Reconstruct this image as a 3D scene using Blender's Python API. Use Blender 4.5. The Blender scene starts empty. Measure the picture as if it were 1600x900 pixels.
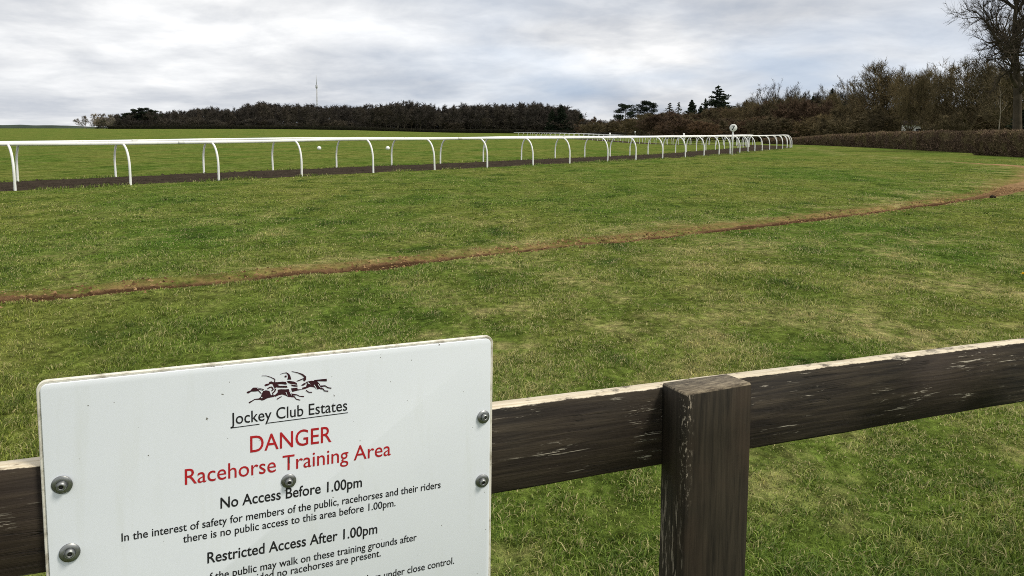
import bpy, math, random
import numpy as np
from mathutils import Vector, Matrix
R = math.radians
SC = bpy.context.scene
COL = SC.collection

# ------------------------------------------------------------------ camera
CAM_H = 1.55
F = 1244.4                       # focal length in photo pixels (28 mm equivalent, 1600 px wide)
CX, CY, HZ = 800.0, 350.0, 206.0  # optical axis and horizon row in the photo
PITCH = math.atan((CY - HZ) / F)
cam = bpy.data.cameras.new('camera')
cam.sensor_width = 36; cam.lens = 28
cam.shift_y = -(450 - CY) / 1600
cam.clip_start = 0.05; cam.clip_end = 9000
camo = bpy.data.objects.new('camera', cam); COL.objects.link(camo)
camo.location = (0, 0, CAM_H); camo.rotation_euler = (math.pi/2 - PITCH, 0, 0)
SC.camera = camo

# ------------------------------------------------------------------ sky, sun, exposure
SUN_EL, SUN_AZ = 54.0, 112.0     # azimuth clockwise from +Y: high on the right, a little behind the camera
world = bpy.data.worlds.new("World"); SC.world = world; world.use_nodes = True
def build_sky():
    nt = world.node_tree; nt.nodes.clear(); N = nt.nodes.new; L = nt.links.new
    out = N('ShaderNodeOutputWorld'); bg = N('ShaderNodeBackground'); bg.inputs[1].default_value = 0.10
    sky = N('ShaderNodeTexSky'); sky.sky_type = 'NISHITA'; sky.sun_disc = False
    sky.sun_elevation = R(SUN_EL); sky.sun_rotation = R(SUN_AZ)
    tc = N('ShaderNodeTexCoord'); sep = N('ShaderNodeSeparateXYZ'); L(tc.outputs['Generated'], sep.inputs[0])
    def math_(op, a, b=None):
        n = N('ShaderNodeMath'); n.operation = op
        for i, v in enumerate((a, b)):
            if v is None: continue
            if isinstance(v, (int, float)): n.inputs[i].default_value = v
            else: L(v, n.inputs[i])
        return n.outputs[0]
    z = math_('MAXIMUM', sep.outputs[2], 0.0)
    zz = math_('ADD', z, 0.20)
    u = math_('DIVIDE', sep.outputs[0], zz); v = math_('DIVIDE', sep.outputs[1], zz)
    comb = N('ShaderNodeCombineXYZ'); L(u, comb.inputs[0]); L(v, comb.inputs[1])
    def noise(scale, detail, rough, off, dist=0.0):
        m = N('ShaderNodeMapping'); m.inputs[1].default_value = off; L(comb.outputs[0], m.inputs[0])
        n = N('ShaderNodeTexNoise'); n.inputs['Scale'].default_value = scale; n.inputs['Detail'].default_value = detail
        n.inputs['Roughness'].default_value = rough; n.inputs['Distortion'].default_value = dist
        L(m.outputs[0], n.inputs['Vector']); return n.outputs[0]
    def ramp(src, stops):
        r = N('ShaderNodeValToRGB'); e = r.color_ramp.elements
        while len(e) < len(stops): e.new(0.5)
        for k, (p, c) in enumerate(stops):
            e[k].position = p; e[k].color = (*c, 1) if len(c) == 3 else c
        L(src, r.inputs[0]); return r.outputs[0]
    n1 = noise(0.78, 6, 0.54, (3.4, 8.3, 0), 0.3)
    n2 = noise(3.0, 6, 0.6, (11.3, 2.2, 0), 0.3)
    s = math_('ADD', math_('MULTIPLY', n1, 0.76), math_('MULTIPLY', n2, 0.24))
    cloud = ramp(s, [(0.36, (.39, .425, .485)), (0.44, (.52, .54, .575)), (0.51, (.665, .675, .69)), (0.59, (.86, .86, .855)), (0.67, (1.0, .99, .97))])
    mul = N('ShaderNodeMix'); mul.data_type = 'RGBA'; mul.blend_type = 'MULTIPLY'; mul.inputs[0].default_value = 1
    L(cloud, mul.inputs[6]); mul.inputs[7].default_value = (10.4, 10.4, 10.4, 1)
    # thin gaps low down where the blue shows through
    n3 = noise(0.8, 4, 0.5, (1.2, 4.9, 0), 0.1)
    low = ramp(sep.outputs[2], [(0.0, (.75,)*3), (0.10, (.55,)*3), (0.20, (0.08,)*3)])
    gap = math_('MULTIPLY', ramp(n3, [(0.36, (0,)*3), (0.55, (1,)*3)]), low)
    side = ramp(math_('ADD', math_('MULTIPLY', sep.outputs[0], .5), .5), [(0.38, (.12,)*3), (0.52, (1,)*3), (.68, (1,)*3), (.78, (.4,)*3)])
    gap = math_('MULTIPLY', math_('MULTIPLY', gap, 0.9), side)
    mx = N('ShaderNodeMix'); mx.data_type = 'RGBA'
    L(gap, mx.inputs[0]); L(mul.outputs[2], mx.inputs[6])
    sk = N('ShaderNodeMix'); sk.data_type = 'RGBA'; sk.blend_type = 'MIX'; sk.inputs[0].default_value = 0.75
    L(sky.outputs[0], sk.inputs[6]); sk.inputs[7].default_value = (3.7, 4.9, 7.0, 1)
    L(sk.outputs[2], mx.inputs[7])
    L(mx.outputs[2], bg.inputs[0]); L(bg.outputs[0], out.inputs[0])
build_sky()
sun = bpy.data.lights.new('sun', 'SUN'); sun.energy = 2.7; sun.angle = R(14); sun.color = (1, .93, .80)
suno = bpy.data.objects.new('sun', sun); COL.objects.link(suno)
sd = Vector((math.sin(R(SUN_AZ))*math.cos(R(SUN_EL)), math.cos(R(SUN_AZ))*math.cos(R(SUN_EL)), math.sin(R(SUN_EL))))
suno.rotation_euler = sd.to_track_quat('Z', 'Y').to_euler()
VS = SC.view_settings
VS.view_transform = 'Standard'; VS.look = 'None'; VS.gamma = 1; VS.use_curve_mapping = False; VS.exposure = 0.25
SC.cycles.filter_width = 0.95        # a crisp phone picture
SC.cycles.use_denoising = False

# ------------------------------------------------------------------ helpers
def ray(px, py):
    r, u = (px - CX)/F, -(py - CY)/F
    c, s = math.cos(PITCH), math.sin(PITCH)
    return Vector((r, c + u*s, -s + u*c))
def on_z(px, py, z=0.0):
    d = ray(px, py); t = (z - CAM_H)/d.z
    return Vector((d.x*t, d.y*t, z))
def at_depth(px, py, depth):     # depth along the optical axis
    return Vector((0, 0, CAM_H)) + ray(px, py)*depth
def at_y(px, Y): return Vector((((px - CX)/F)*Y*1.0067, Y, 0))
def z_of(py, Y):                 # height seen at photo row py at distance Y
    return CAM_H - (py - HZ)/F*Y

class Buf:
    """collects vertices and faces and links them as one mesh object"""
    def __init__(s): s.v = []; s.q = []; s.t = []; s.n = 0; s.attr = []
    def add(s, v, quads=None, tris=None, a=None):
        v = np.asarray(v, float).reshape(-1, 3)
        if quads is not None and len(quads): s.q.append(np.asarray(quads, int).reshape(-1, 4) + s.n)
        if tris is not None and len(tris): s.t.append(np.asarray(tris, int).reshape(-1, 3) + s.n)
        s.v.append(v); s.n += len(v)
        if a is not None: s.attr.append(np.broadcast_to(np.asarray(a, float), (len(v),)))
    def tube(s, pts, rad, k=6, cap=True):
        pts = np.asarray(pts, float); n = len(pts); rad = np.broadcast_to(np.asarray(rad, float), (n,))
        t = np.gradient(pts, axis=0); t /= np.linalg.norm(t, axis=1)[:, None] + 1e-12
        ref = np.array([0, 0, 1.]) if abs(t[0, 2]) < .9 else np.array([1., 0, 0])
        a = np.cross(t, ref); a /= np.linalg.norm(a, axis=1)[:, None] + 1e-12; b = np.cross(t, a)
        th = np.arange(k)*2*np.pi/k
        ring = pts[:, None] + rad[:, None, None]*(np.cos(th)[None, :, None]*a[:, None] + np.sin(th)[None, :, None]*b[:, None])
        i = np.arange(n-1)[:, None]*k; j = np.arange(k)[None]; j2 = (j+1) % k
        q = np.stack([i+j, i+j2, i+k+j2, i+k+j], -1).reshape(-1, 4)
        v = ring.reshape(-1, 3); tr = []
        if cap:
            v = np.vstack([v, pts[0], pts[-1]]); m = n*k
            for jj in range(k):
                tr.append((m, (jj+1) % k, jj)); tr.append((m+1, (n-1)*k+jj, (n-1)*k+(jj+1) % k))
        s.add(v, q, tr)
    def box(s, lo, hi):
        x0, y0, z0 = lo; x1, y1, z1 = hi
        v = [(x0,y0,z0),(x1,y0,z0),(x1,y1,z0),(x0,y1,z0),(x0,y0,z1),(x1,y0,z1),(x1,y1,z1),(x0,y1,z1)]
        s.add(v, [(0,3,2,1),(4,5,6,7),(0,1,5,4),(1,2,6,5),(2,3,7,6),(3,0,4,7)])
    def lathe(s, prof, k=20, M=None):
        th = np.arange(k)*2*np.pi/k; P = np.asarray(prof, float)
        v = np.stack([P[:, 0][:, None]*np.cos(th), P[:, 0][:, None]*np.sin(th), np.repeat(P[:, 1][:, None], k, 1)], -1).reshape(-1, 3)
        n = len(P); i = np.arange(n-1)[:, None]*k; j = np.arange(k)[None]; j2 = (j+1) % k
        s.add(v, np.stack([i+j, i+j2, i+k+j2, i+k+j], -1).reshape(-1, 4))
    def mesh(s, name, smooth=False):
        me = bpy.data.meshes.new(name)
        V = np.vstack(s.v); me.vertices.add(len(V)); me.vertices.foreach_set('co', V.astype(np.float32).ravel())
        q = np.vstack(s.q) if s.q else np.zeros((0, 4), int); t = np.vstack(s.t) if s.t else np.zeros((0, 3), int)
        idx = np.concatenate([q.ravel(), t.ravel()]).astype(np.int32)
        me.loops.add(len(idx)); me.loops.foreach_set('vertex_index', idx)
        me.polygons.add(len(q)+len(t))
        st = np.concatenate([np.arange(len(q))*4, len(q)*4 + np.arange(len(t))*3]).astype(np.int32)
        me.polygons.foreach_set('loop_start', st)
        if smooth: me.polygons.foreach_set('use_smooth', np.ones(len(q)+len(t), bool))
        me.update(calc_edges=True)
        if s.attr:
            at = me.attributes.new('tint', 'FLOAT', 'POINT'); at.data.foreach_set('value', np.concatenate(s.attr).astype(np.float32))
        return me
    def build(s, name, mat, parent=None, smooth=False):
        return link(name, s.mesh(name, smooth), mat, parent)
def link(name, me, mat, parent=None):
    o = bpy.data.objects.new(name, me); COL.objects.link(o)
    if mat is not None:
        me.materials.clear()
        for m in (mat if isinstance(mat, (list, tuple)) else [mat]): me.materials.append(m)
    if parent is not None: o.parent = parent
    return o
def tag(o, label=None, cat=None, group=None, kind=None):
    for k, v in (('label', label), ('category', cat), ('group', group), ('kind', kind)):
        if v: o[k] = v
    return o
def empty(name, loc, label, cat, group=None, rz=0.0):
    o = bpy.data.objects.new(name, None); COL.objects.link(o)
    o.location = loc; o.rotation_euler = (0, 0, rz); o.empty_display_size = .2
    return tag(o, label, cat, group)
def copy_thing(src, loc, rz, scale, label, group=None):
    r = src.copy(); COL.objects.link(r); r.location = loc; r.rotation_euler = (0, 0, rz); r.scale = scale
    r['label'] = label
    if group: r['group'] = group
    elif 'group' in r: del r['group']
    for ch in list(src.children):
        c = ch.copy(); COL.objects.link(c); c.parent = r
    return r

# ------------------------------------------------------------------ materials
class Mat:
    def __init__(s, name, rough=.8, spec=.3, metal=0.):
        s.m = bpy.data.materials.new(name); s.m.use_nodes = True; s.nt = s.m.node_tree
        s.b = s.nt.nodes['Principled BSDF']; s.b.inputs['Roughness'].default_value = rough
        s.b.inputs['Specular IOR Level'].default_value = spec; s.b.inputs['Metallic'].default_value = metal
        s.tc = s.N('ShaderNodeTexCoord'); s.geo = s.N('ShaderNodeNewGeometry')
    def N(s, t): return s.nt.nodes.new(t)
    def L(s, a, b): s.nt.links.new(a, b)
    @property
    def pos(s): return s.geo.outputs['Position']
    @property
    def obj(s): return s.tc.outputs['Object']
    def scaled(s, vec, sc):
        m = s.N('ShaderNodeMapping'); s.L(vec, m.inputs[0]); m.inputs[3].default_value = sc; return m.outputs[0]
    def noise(s, vec, scale, detail=4, rough=.55, dist=0.):
        n = s.N('ShaderNodeTexNoise'); s.L(vec, n.inputs['Vector'])
        n.inputs['Scale'].default_value = scale; n.inputs['Detail'].default_value = detail
        n.inputs['Roughness'].default_value = rough; n.inputs['Distortion'].default_value = dist
        return n.outputs[0]
    def ramp(s, src, *stops, ease=False):
        r = s.N('ShaderNodeValToRGB'); e = r.color_ramp.elements
        if ease: r.color_ramp.interpolation = 'EASE'
        while len(e) < len(stops): e.new(.5)
        for k, (p, c) in enumerate(stops):
            e[k].position = p; e[k].color = (c, c, c, 1) if isinstance(c, (int, float)) else (*c, 1)
        s.L(src, r.inputs[0]); return r.outputs[0]
    def mix(s, f, a, b, mode='MIX'):
        n = s.N('ShaderNodeMix'); n.data_type = 'RGBA'; n.blend_type = mode
        for i, v in ((0, f), (6, a), (7, b)):
            if isinstance(v, (int, float)): n.inputs[i].default_value = v if i == 0 else (v, v, v, 1)
            elif isinstance(v, tuple): n.inputs[i].default_value = (*v, 1)
            else: s.L(v, n.inputs[i])
        return n.outputs[2]
    def math(s, op, a, b=None, clamp=False):
        n = s.N('ShaderNodeMath'); n.operation = op; n.use_clamp = clamp
        for i, v in enumerate((a, b)):
            if v is None: continue
            if isinstance(v, (int, float)): n.inputs[i].default_value = v
            else: s.L(v, n.inputs[i])
        return n.outputs[0]
    def attr(s, name):
        n = s.N('ShaderNodeAttribute'); n.attribute_name = name; return n.outputs['Fac']
    def color(s, c):
        if isinstance(c, tuple): s.b.inputs['Base Color'].default_value = (*c, 1)
        else: s.L(c, s.b.inputs['Base Color'])
        return s
    def bump(s, h, strength=.3, dist=.01):
        n = s.N('ShaderNodeBump'); n.inputs['Strength'].default_value = strength; n.inputs['Distance'].default_value = dist
        s.L(h, n.inputs['Height']); s.L(n.outputs[0], s.b.inputs['Normal']); return s

def turf_colour(m, dry):
    """grass colour by place: green, olive and straw patches (world position)"""
    p = m.pos
    big = m.noise(m.scaled(p, (1, .55, 1)), .22, 4, .55)
    mid = m.noise(m.scaled(p, (1, .6, 1)), 1.15, 5, .6)
    sml = m.noise(p, 5.5, 4, .6)
    g = m.mix(m.ramp(big, (.36, 0.), (.62, 1.)), (.076, .126, .020), (.130, .150, .033))
    g = m.mix(m.ramp(mid, (.30, 1.), (.46, 0.)), g, (.042, .072, .014))
    straw = m.math('MULTIPLY', m.ramp(mid, (.47, 0.), (.66, 1.)), m.ramp(sml, (.38, .15), (.62, 1.)))
    straw = m.math('MULTIPLY', straw, m.math('ADD', m.math('MULTIPLY', dry, 1.35), .38), clamp=True)
    g = m.mix(straw, g, (.300, .265, .115))
    return g
def make_turf():
    m = Mat('turf', 1., 0.)
    soil, dry = m.attr('soil'), m.attr('dry')
    g = turf_colour(m, dry)
    fine = m.noise(m.scaled(m.pos, (1, .75, 1)), 14, 6, .72)
    g = m.mix(1., g, m.ramp(fine, (.30, .25), (.48, .85), (.70, 1.75)), 'MULTIPLY')
    med = m.noise(m.scaled(m.pos, (1, .7, 1)), 3.2, 8, .74)
    g = m.mix(1., g, m.ramp(med, (.32, .42), (.47, .92), (.68, 1.4)), 'MULTIPLY')
    tan = m.mix(m.ramp(m.noise(m.pos, 9, 5, .65), (.35, 0.), (.62, 1.)), (.11, .095, .030), (.30, .205, .085))
    g = m.mix(m.math('MULTIPLY', m.ramp(dry, (.60, 0.), (.95, .95)), m.ramp(m.noise(m.pos, 2.2, 5, .65), (.34, .15), (.58, 1.))), g, tan)
    sn = m.noise(m.pos, 7, 6, .7)
    earth = m.mix(m.ramp(sn, (.3, 0.), (.7, 1.)), (.070, .042, .022), (.225, .135, .070))
    sx = m.N('ShaderNodeSeparateXYZ'); m.L(m.pos, sx.inputs[0])
    shade_f = m.math('ADD', m.attr('rut_shade'), m.math('MULTIPLY', m.math('SUBTRACT', m.noise(m.pos, 11, 5, .7), .5), .8))
    earth = m.mix(m.ramp(shade_f, (.35, 0.), (.6, .9)), earth, (.058, .033, .018))  # darker soil colour paints the shaded far wall of the rut
    earth = m.mix(m.math('MULTIPLY', m.ramp(m.math('MULTIPLY', sx.outputs[0], .04), (.40, 0.), (.62, 1.)), m.ramp(sn, (.35, .2), (.6, 1.))), earth, (.33, .215, .11))
    sf = m.math('ADD', soil, m.math('MULTIPLY', m.math('SUBTRACT', m.noise(m.pos, 6, 6, .75), .5), .80))
    g = m.mix(m.ramp(sf, (.42, 0.), (.58, 1.)), g, earth)
    m.color(g)
    m.bump(m.math('ADD', fine, m.noise(m.pos, 60, 3, .7)), .9, .03)
    return m.m
def make_blades():
    m = Mat('grass_blade', .6, .25)
    dry, t = m.attr('dry'), m.attr('tint')
    g = turf_colour(m, dry)
    g = m.mix(1., g, m.ramp(t, (0., (.68, .80, .58)), (.35, (1.55, 1.66, 1.30)), (.75, (2.5, 2.45, 2.1)), (1., (3.0, 2.8, 2.6))), 'MULTIPLY')
    g = m.mix(m.ramp(t, (.90, 0.), (.93, .8)), g, (.46, .40, .20))
    g = m.mix(m.ramp(dry, (.70, 0.), (.98, .60)), g, (.26, .185, .072))
    m.color(g)
    tr = m.N('ShaderNodeBsdfTranslucent'); m.L(g, tr.inputs[0]); mx = m.N('ShaderNodeMixShader'); mx.inputs[0].default_value = .35
    m.L(m.b.outputs[0], mx.inputs[1]); m.L(tr.outputs[0], mx.inputs[2]); m.L(mx.outputs[0], m.nt.nodes['Material Output'].inputs[0])
    return m.m
def make_track():
    m = Mat('track_surface', 1., 0.)
    n = m.noise(m.pos, 3.2, 6, .7); f = m.noise(m.pos, 26, 4, .7)
    c = m.mix(m.ramp(n, (.3, 0.), (.7, 1.)), (.030, .023, .017), (.082, .065, .048))
    c = m.mix(m.ramp(f, (.35, 1.), (.55, 0.)), c, (.018, .016, .014))
    m.color(c); m.bump(m.math('ADD', n, f), .8, .05); return m.m
def make_fence_wood(top_z):
    m = Mat('stained_timber', .75, .25)
    v = m.scaled(m.obj, (2.6, 24, 52))
    warp = m.noise(m.obj, 5, 3, .5)
    grain = m.noise(v, 1.6, 6, .62, .6)
    c = m.mix(m.ramp(grain, (.36, 0.), (.50, .35), (.66, 1.)), (.006, .005, .004), (.046, .037, .024))
    c = m.mix(m.ramp(m.noise(m.obj, 2.1, 3, .5), (.4, 0.), (.7, .55)), c, (.036, .023, .015))
    crk = m.noise(m.scaled(m.obj, (1.3, 20, 60)), 1.5, 4, .5, 1.0)
    crack = m.ramp(m.math('ABSOLUTE', m.math('SUBTRACT', crk, .5)), (.0, 1.), (.013, 0.))
    crack = m.math('MULTIPLY', crack, m.ramp(m.noise(m.obj, 4.5, 3, .5), (.50, 0.), (.60, 1.)))
    c = m.mix(crack, c, (.0035, .003, .0025))
    kn = m.N('ShaderNodeTexVoronoi'); kn.inputs['Scale'].default_value = 1.; m.L(m.scaled(m.obj, (4.3, 1, 9.5)), kn.inputs['Vector'])
    knot = m.ramp(m.math('ADD', kn.outputs['Distance'], m.math('MULTIPLY', m.noise(m.obj, 60, 3, .6), .10)), (.10, 1.), (.20, 0.))
    c = m.mix(m.math('MULTIPLY', knot, .85), c, (.006, .005, .004))
    z = m.N('ShaderNodeSeparateXYZ'); m.L(m.obj, z.inputs[0])
    fl = m.noise(m.scaled(m.obj, (11, 90, 170)), 1., 5, .72, .8)
    zone = m.noise(m.scaled(m.obj, (5, 5, 12)), 1.3, 3, .5)
    flakes = m.math('MULTIPLY', m.ramp(fl, (.585, 0.), (.62, 1.)), m.ramp(zone, (.53, 0.), (.62, 1.)))
    c = m.mix(flakes, c, m.mix(warp, (.30, .27, .21), (.50, .46, .38)))
    bare = m.mix(m.ramp(m.noise(m.scaled(m.obj, (3, 60, 60)), 2., 5, .65), (.3, 0.), (.7, 1.)), (.44, .37, .25), (.70, .63, .50))
    bare = m.mix(m.ramp(m.noise(m.scaled(m.obj, (30, 90, 90)), 1, 4, .7), (.60, 0.), (.70, .75)), bare, (.13, .09, .055))
    edge = m.math('ADD', z.outputs[2], m.math('MULTIPLY', m.math('SUBTRACT', m.noise(m.scaled(m.obj, (16, 16, 40)), 1.2, 5, .7), .5), .008))
    c = m.mix(m.math('MULTIPLY', m.math('SUBTRACT', edge, top_z - .0014), 900, clamp=True), c, bare)
    m.color(c); m.bump(m.math('SUBTRACT', m.math('ADD', grain, m.math('MULTIPLY', fl, .5)), crack), .55, .003)
    return m.m
def make_post_wood():
    m = Mat('post_timber', .78, .22)
    grain = m.noise(m.scaled(m.obj, (70, 70, 4)), 1.5, 6, .62, .5)
    c = m.mix(m.ramp(grain, (.33, 0.), (.50, .5), (.70, 1.)), (.011, .009, .006), (.041, .033, .022))
    c = m.mix(m.ramp(m.noise(m.obj, 6, 3, .5), (.45, 0.), (.68, .8)), c, (.046, .031, .020))
    z = m.N('ShaderNodeSeparateXYZ'); m.L(m.obj, z.inputs[0])
    # pale flecks down the worn near arris and low on the side face
    ar = m.math('MULTIPLY', m.math('ADD', m.math('ABSOLUTE', m.math('SUBTRACT', z.outputs[0], 0.)), m.math('ABSOLUTE', z.outputs[1])), 1.)
    fl = m.noise(m.scaled(m.obj, (150, 150, 70)), 1., 4, .7)
    flakes = m.math('MULTIPLY', m.ramp(fl, (.55, 0.), (.60, 1.)), m.ramp(ar, (.004, 1.), (.020, 0.)))
    flakes = m.math('MULTIPLY', flakes, m.ramp(m.math('ADD', z.outputs[2], m.math('MULTIPLY', m.noise(m.obj, 14, 3), .12)), (.92, 0.), (1.04, 1.)))
    low = m.math('MULTIPLY', m.ramp(m.noise(m.scaled(m.obj, (120, 120, 14)), 1., 4, .7), (.56, 0.), (.62, 1.)), m.ramp(z.outputs[2], (.86, .85), (.93, 0.)))
    low = m.math('MULTIPLY', low, m.ramp(z.outputs[0], (.0, 1.), (.004, 0.)))
    c = m.mix(m.math('MAXIMUM', flakes, low), c, (.36, .31, .24))
    end = m.mix(m.ramp(m.noise(m.scaled(m.obj, (25, 130, 20)), 1.6, 6, .75), (.38, 0.), (.68, 1.)), (.050, .038, .026), (.30, .25, .17))
    c = m.mix(m.math('MULTIPLY', m.math('SUBTRACT', z.outputs[2], POST_TOP_LOCAL - .003), 900, clamp=True), c, end)
    m.color(c); m.bump(grain, .5, .003)
    return m.m
def plain(name, col, rough=.6, spec=.3, metal=0., var=.12, scale=8.):
    m = Mat(name, rough, spec, metal)
    n = m.noise(m.obj, scale, 4, .6)
    m.color(m.mix(1., tuple(col), m.ramp(n, (.3, 1-var), (.7, 1+var)), 'MULTIPLY')); return m.m
def make_bark(name, a, b):
    m = Mat(name, .9, .15)
    inf = m.N('ShaderNodeObjectInfo')
    n = m.noise(m.pos, 1.3, 5, .65)
    c = m.mix(m.ramp(n, (.3, 0.), (.7, 1.)), a, b)
    c = m.mix(1., c, m.ramp(inf.outputs['Random'], (0., (.72, .71, .72)), (.5, (1., 1., .97)), (1., (1.30, 1.22, 1.08))), 'MULTIPLY')
    m.color(c); return m.m

# ------------------------------------------------------------------ paths on the ground
def spline(ctrl, step=.25, smooth=9):
    P = np.asarray(ctrl, float); P = np.vstack([2*P[0]-P[1], P, 2*P[-1]-P[-2]]); out = []
    for i in range(1, len(P)-2):
        t = np.linspace(0, 1, 60, endpoint=False)[:, None]
        a, b, c, d = P[i-1], P[i], P[i+1], P[i+2]
        out.append(.5*((2*b) + (-a+c)*t + (2*a-5*b+4*c-d)*t**2 + (-a+3*b-3*c+d)*t**3))
    Q = np.vstack(out + [P[-2][None]])
    def resample(Q, st):
        l = np.concatenate([[0], np.cumsum(np.linalg.norm(np.diff(Q, axis=0), axis=1))]); s = np.arange(0, l[-1], st)
        return np.stack([np.interp(s, l, Q[:, 0]), np.interp(s, l, Q[:, 1])], 1)
    Q = resample(Q, step)
    if smooth:
        k = np.ones(smooth)/smooth; pad = smooth//2
        Q = np.stack([np.convolve(np.pad(Q[:, j], pad, mode='reflect', reflect_type='odd'), k, 'valid') for j in (0, 1)], 1)
        Q = resample(Q, step)
    return Q
def normals(Q):
    t = np.gradient(Q, axis=0); t /= np.linalg.norm(t, axis=1)[:, None]
    return t, np.stack([-t[:, 1], t[:, 0]], 1)          # tangent, left normal
OUTER = spline([(-24, 11.5), (-18.3, 16.4), (-13.3, 21.2), (-9.3, 25.6), (-3.1, 31.9), (3.9, 39.7), (10.0, 47.2), (14.6, 54.3), (20.2, 65), (25.4, 74.5),
                (29.4, 84), (31.6, 95), (31.0, 110), (28.6, 135), (22.5, 165), (13.5, 195), (4, 218)], .25, 25)
_t, _n = normals(OUTER)
TRACK_W = 4.3
INNER = OUTER + _n*TRACK_W
MID = OUTER + _n*(TRACK_W/2)
RUT = spline([(-16, 6.2), (-9, 6.75), (-4.7, 7.3), (-3.8, 7.75), (-2.15, 8.75), (0, 10.35), (1.85, 11.55), (4.2, 13.25), (7.4, 15.6), (11.2, 18.9), (14.3, 22.4), (18.5, 27.4),
              (21.6, 32.2), (22.6, 36.5), (22.0, 40.5), (22.2, 46), (23.5, 55), (26.5, 68), (30.5, 86)], .12, 9)

GRID = {}
def vnoise(x, y, seed):          # smooth value noise, vectorised
    def h(i, j): 
        n = (i*374761393 + j*668265263 + seed*1274126177) & 0x7fffffff
        n = ((n ^ (n >> 13))*1274126177) & 0x7fffffff
        return ((n ^ (n >> 16)) & 0xffff)/65535.
    i, j = np.floor(x).astype(np.int64), np.floor(y).astype(np.int64); u, v = x-i, y-j
    u = u*u*(3-2*u); v = v*v*(3-2*v)
    return (h(i, j)*(1-u)+h(i+1, j)*u)*(1-v) + (h(i, j+1)*(1-u)+h(i+1, j+1)*u)*v - .5
def fbm(x, y, seed, o=3):
    s = 0; a = 1.
    for k in range(o): s = s + a*vnoise(x*2**k, y*2**k, seed+k); a *= .5
    return s
def sstep(a, b, x): t = np.clip((x-a)/(b-a), 0, 1); return t*t*(3-2*t)
def base_z(x, y):
    """broad lie of the land: flat by the fence, the far field rising to the left"""
    x = np.asarray(x, float); y = np.asarray(y, float)
    u = x/np.maximum(y, 20)
    us = np.array([-2, -.75, -.4, -.3, -.2, -.08, .04, .16, .3, .5, 2]); hz = np.array([200.6, 200.6, 200.8, 201, 202.8, 207.0, 208.8, 210.0, 209.4, 207.5, 207])
    crest = CAM_H - (np.interp(u, us, hz)-HZ)/F*560
    r = np.clip((y-55)/505, 0, 1); r = r*(.35+.65*r)*1.0
    z = crest*r
    z = np.where(y > 560, crest - (y-560)*.004, z)
    z = z - .55*np.exp(-((x-28)/30)**2-((y-142)/33)**2)
    return z + .10*fbm(x*.045, y*.045, 5, 2)*sstep(6, 18, y)*(1-sstep(90, 160, y))
def rut_field(x, y):
    """nearest distance to the worn line, signed (+ on the far side)"""
    P = RUT; T, Nn = normals(P)
    x = np.asarray(x, float).ravel(); y = np.asarray(y, float).ravel(); d = np.empty(len(x)); s = np.empty(len(x))
    for a in range(0, len(x), 20000):
        xx = x[a:a+20000, None]-P[:, 0]; yy = y[a:a+20000, None]-P[:, 1]; k = (xx*xx+yy*yy).argmin(1); i = np.arange(len(k))
        d[a:a+20000] = xx[i, k]*Nn[k, 0]+yy[i, k]*Nn[k, 1]; s[a:a+20000] = k*.12
        full = np.sqrt(xx[i, k]**2+yy[i, k]**2); d[a:a+20000] = np.where(np.abs(d[a:a+20000]) < full*.7, np.sign(d[a:a+20000]+1e-9)*full, d[a:a+20000])
    return d, s
S_BEND = 12 + 33.                # arc length where the worn line nears the bend
def ground_fields(x, y):
    """height, bare soil and dry grass at many points"""
    x = np.asarray(x, float); y = np.asarray(y, float); shp = x.shape
    xf, yf = x.ravel(), y.ravel()
    z = base_z(xf, yf)
    near = (yf > -3) & (yf < 26) & (np.abs(xf) < 20)
    z = z + np.where(near, .030*fbm(xf*1.1, yf*1.1, 21, 3)+.012*vnoise(xf*4, yf*4, 9), 0)*sstep(28, 20, yf)
    soil = np.zeros(len(xf)); dry = np.zeros(len(xf))
    m = (yf > 3) & (yf < 95) & (xf > -20) & (xf < 40)
    d, s = rut_field(xf[m], yf[m])
    wob = .07*fbm(s*1.3, s*0, 31, 3) + .03*vnoise(s*6, s*0, 33)
    d = d + wob
    bend = sstep(26, 40, s); far = sstep(47, 60, s)
    w = (.090 + .085*sstep(20, 9, s) + .075*vnoise(s*.8, s*0+4, 41)) + .25*bend - .1*far
    prof = np.exp(-(d/w)**2)
    depth = .085*(1-.7*bend)*(1-far)*(1+.8*vnoise(s*1.7, s*0+2, 44))
    lip = np.exp(-((d-.30)/.14)**2)*.022*(1-bend) + np.exp(-((d+.27)/.15)**2)*.012*(1-bend)
    z[m] += -depth*prof*np.where(d > 0, 1.15, .9) + lip*(1+1.2*vnoise(s*3, d*6, 77))
    so = np.clip(np.exp(-(d/(w*1.5))**2)*1.15, 0, 1)*(1-.55*far)
    so = np.maximum(so, np.exp(-((d-.7)/.9)**2)*.50*bend*(1-far))
    so *= .90 + .30*vnoise(s*.55, s*0+9, 52)
    soil[m] = so
    rut_shade = np.zeros(len(xf)); rut_shade[m] = np.exp(-((d-.5*w)/(.62*w))**2)*(1-.6*bend); GRID['rut_shade_tmp'] = rut_shade  # mask for shade along the rut's far side, painted into the soil
    tanw = np.where(d > 0, .60+.75*sstep(8, 26, s)+.35*bend, .26+.35*bend)*(1+.7*vnoise(s*.6, s*0+3, 47))
    dr = np.exp(-(d/tanw)**2)*.97*(1-.35*far)*(1+.35*vnoise(s*1.1, d*2.5, 48))
    dry[m] = dr
    # the nearer turf on the right is drier than on the left
    patch = sstep(-5, 2.5, xf)*sstep(15.5, 9, yf)*sstep(2.6, 4.2, yf)*(.36+.8*fbm(xf*.35, yf*.5, 66, 2)) + .34*np.clip(fbm(xf*.23, yf*.23, 61, 3)+.25, 0, 1)*sstep(20, 12, yf)
    dry = np.maximum(dry, np.clip(patch, 0, .60)*(soil < .2))
    return z.reshape(shp), soil.reshape(shp), dry.reshape(shp)
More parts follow.
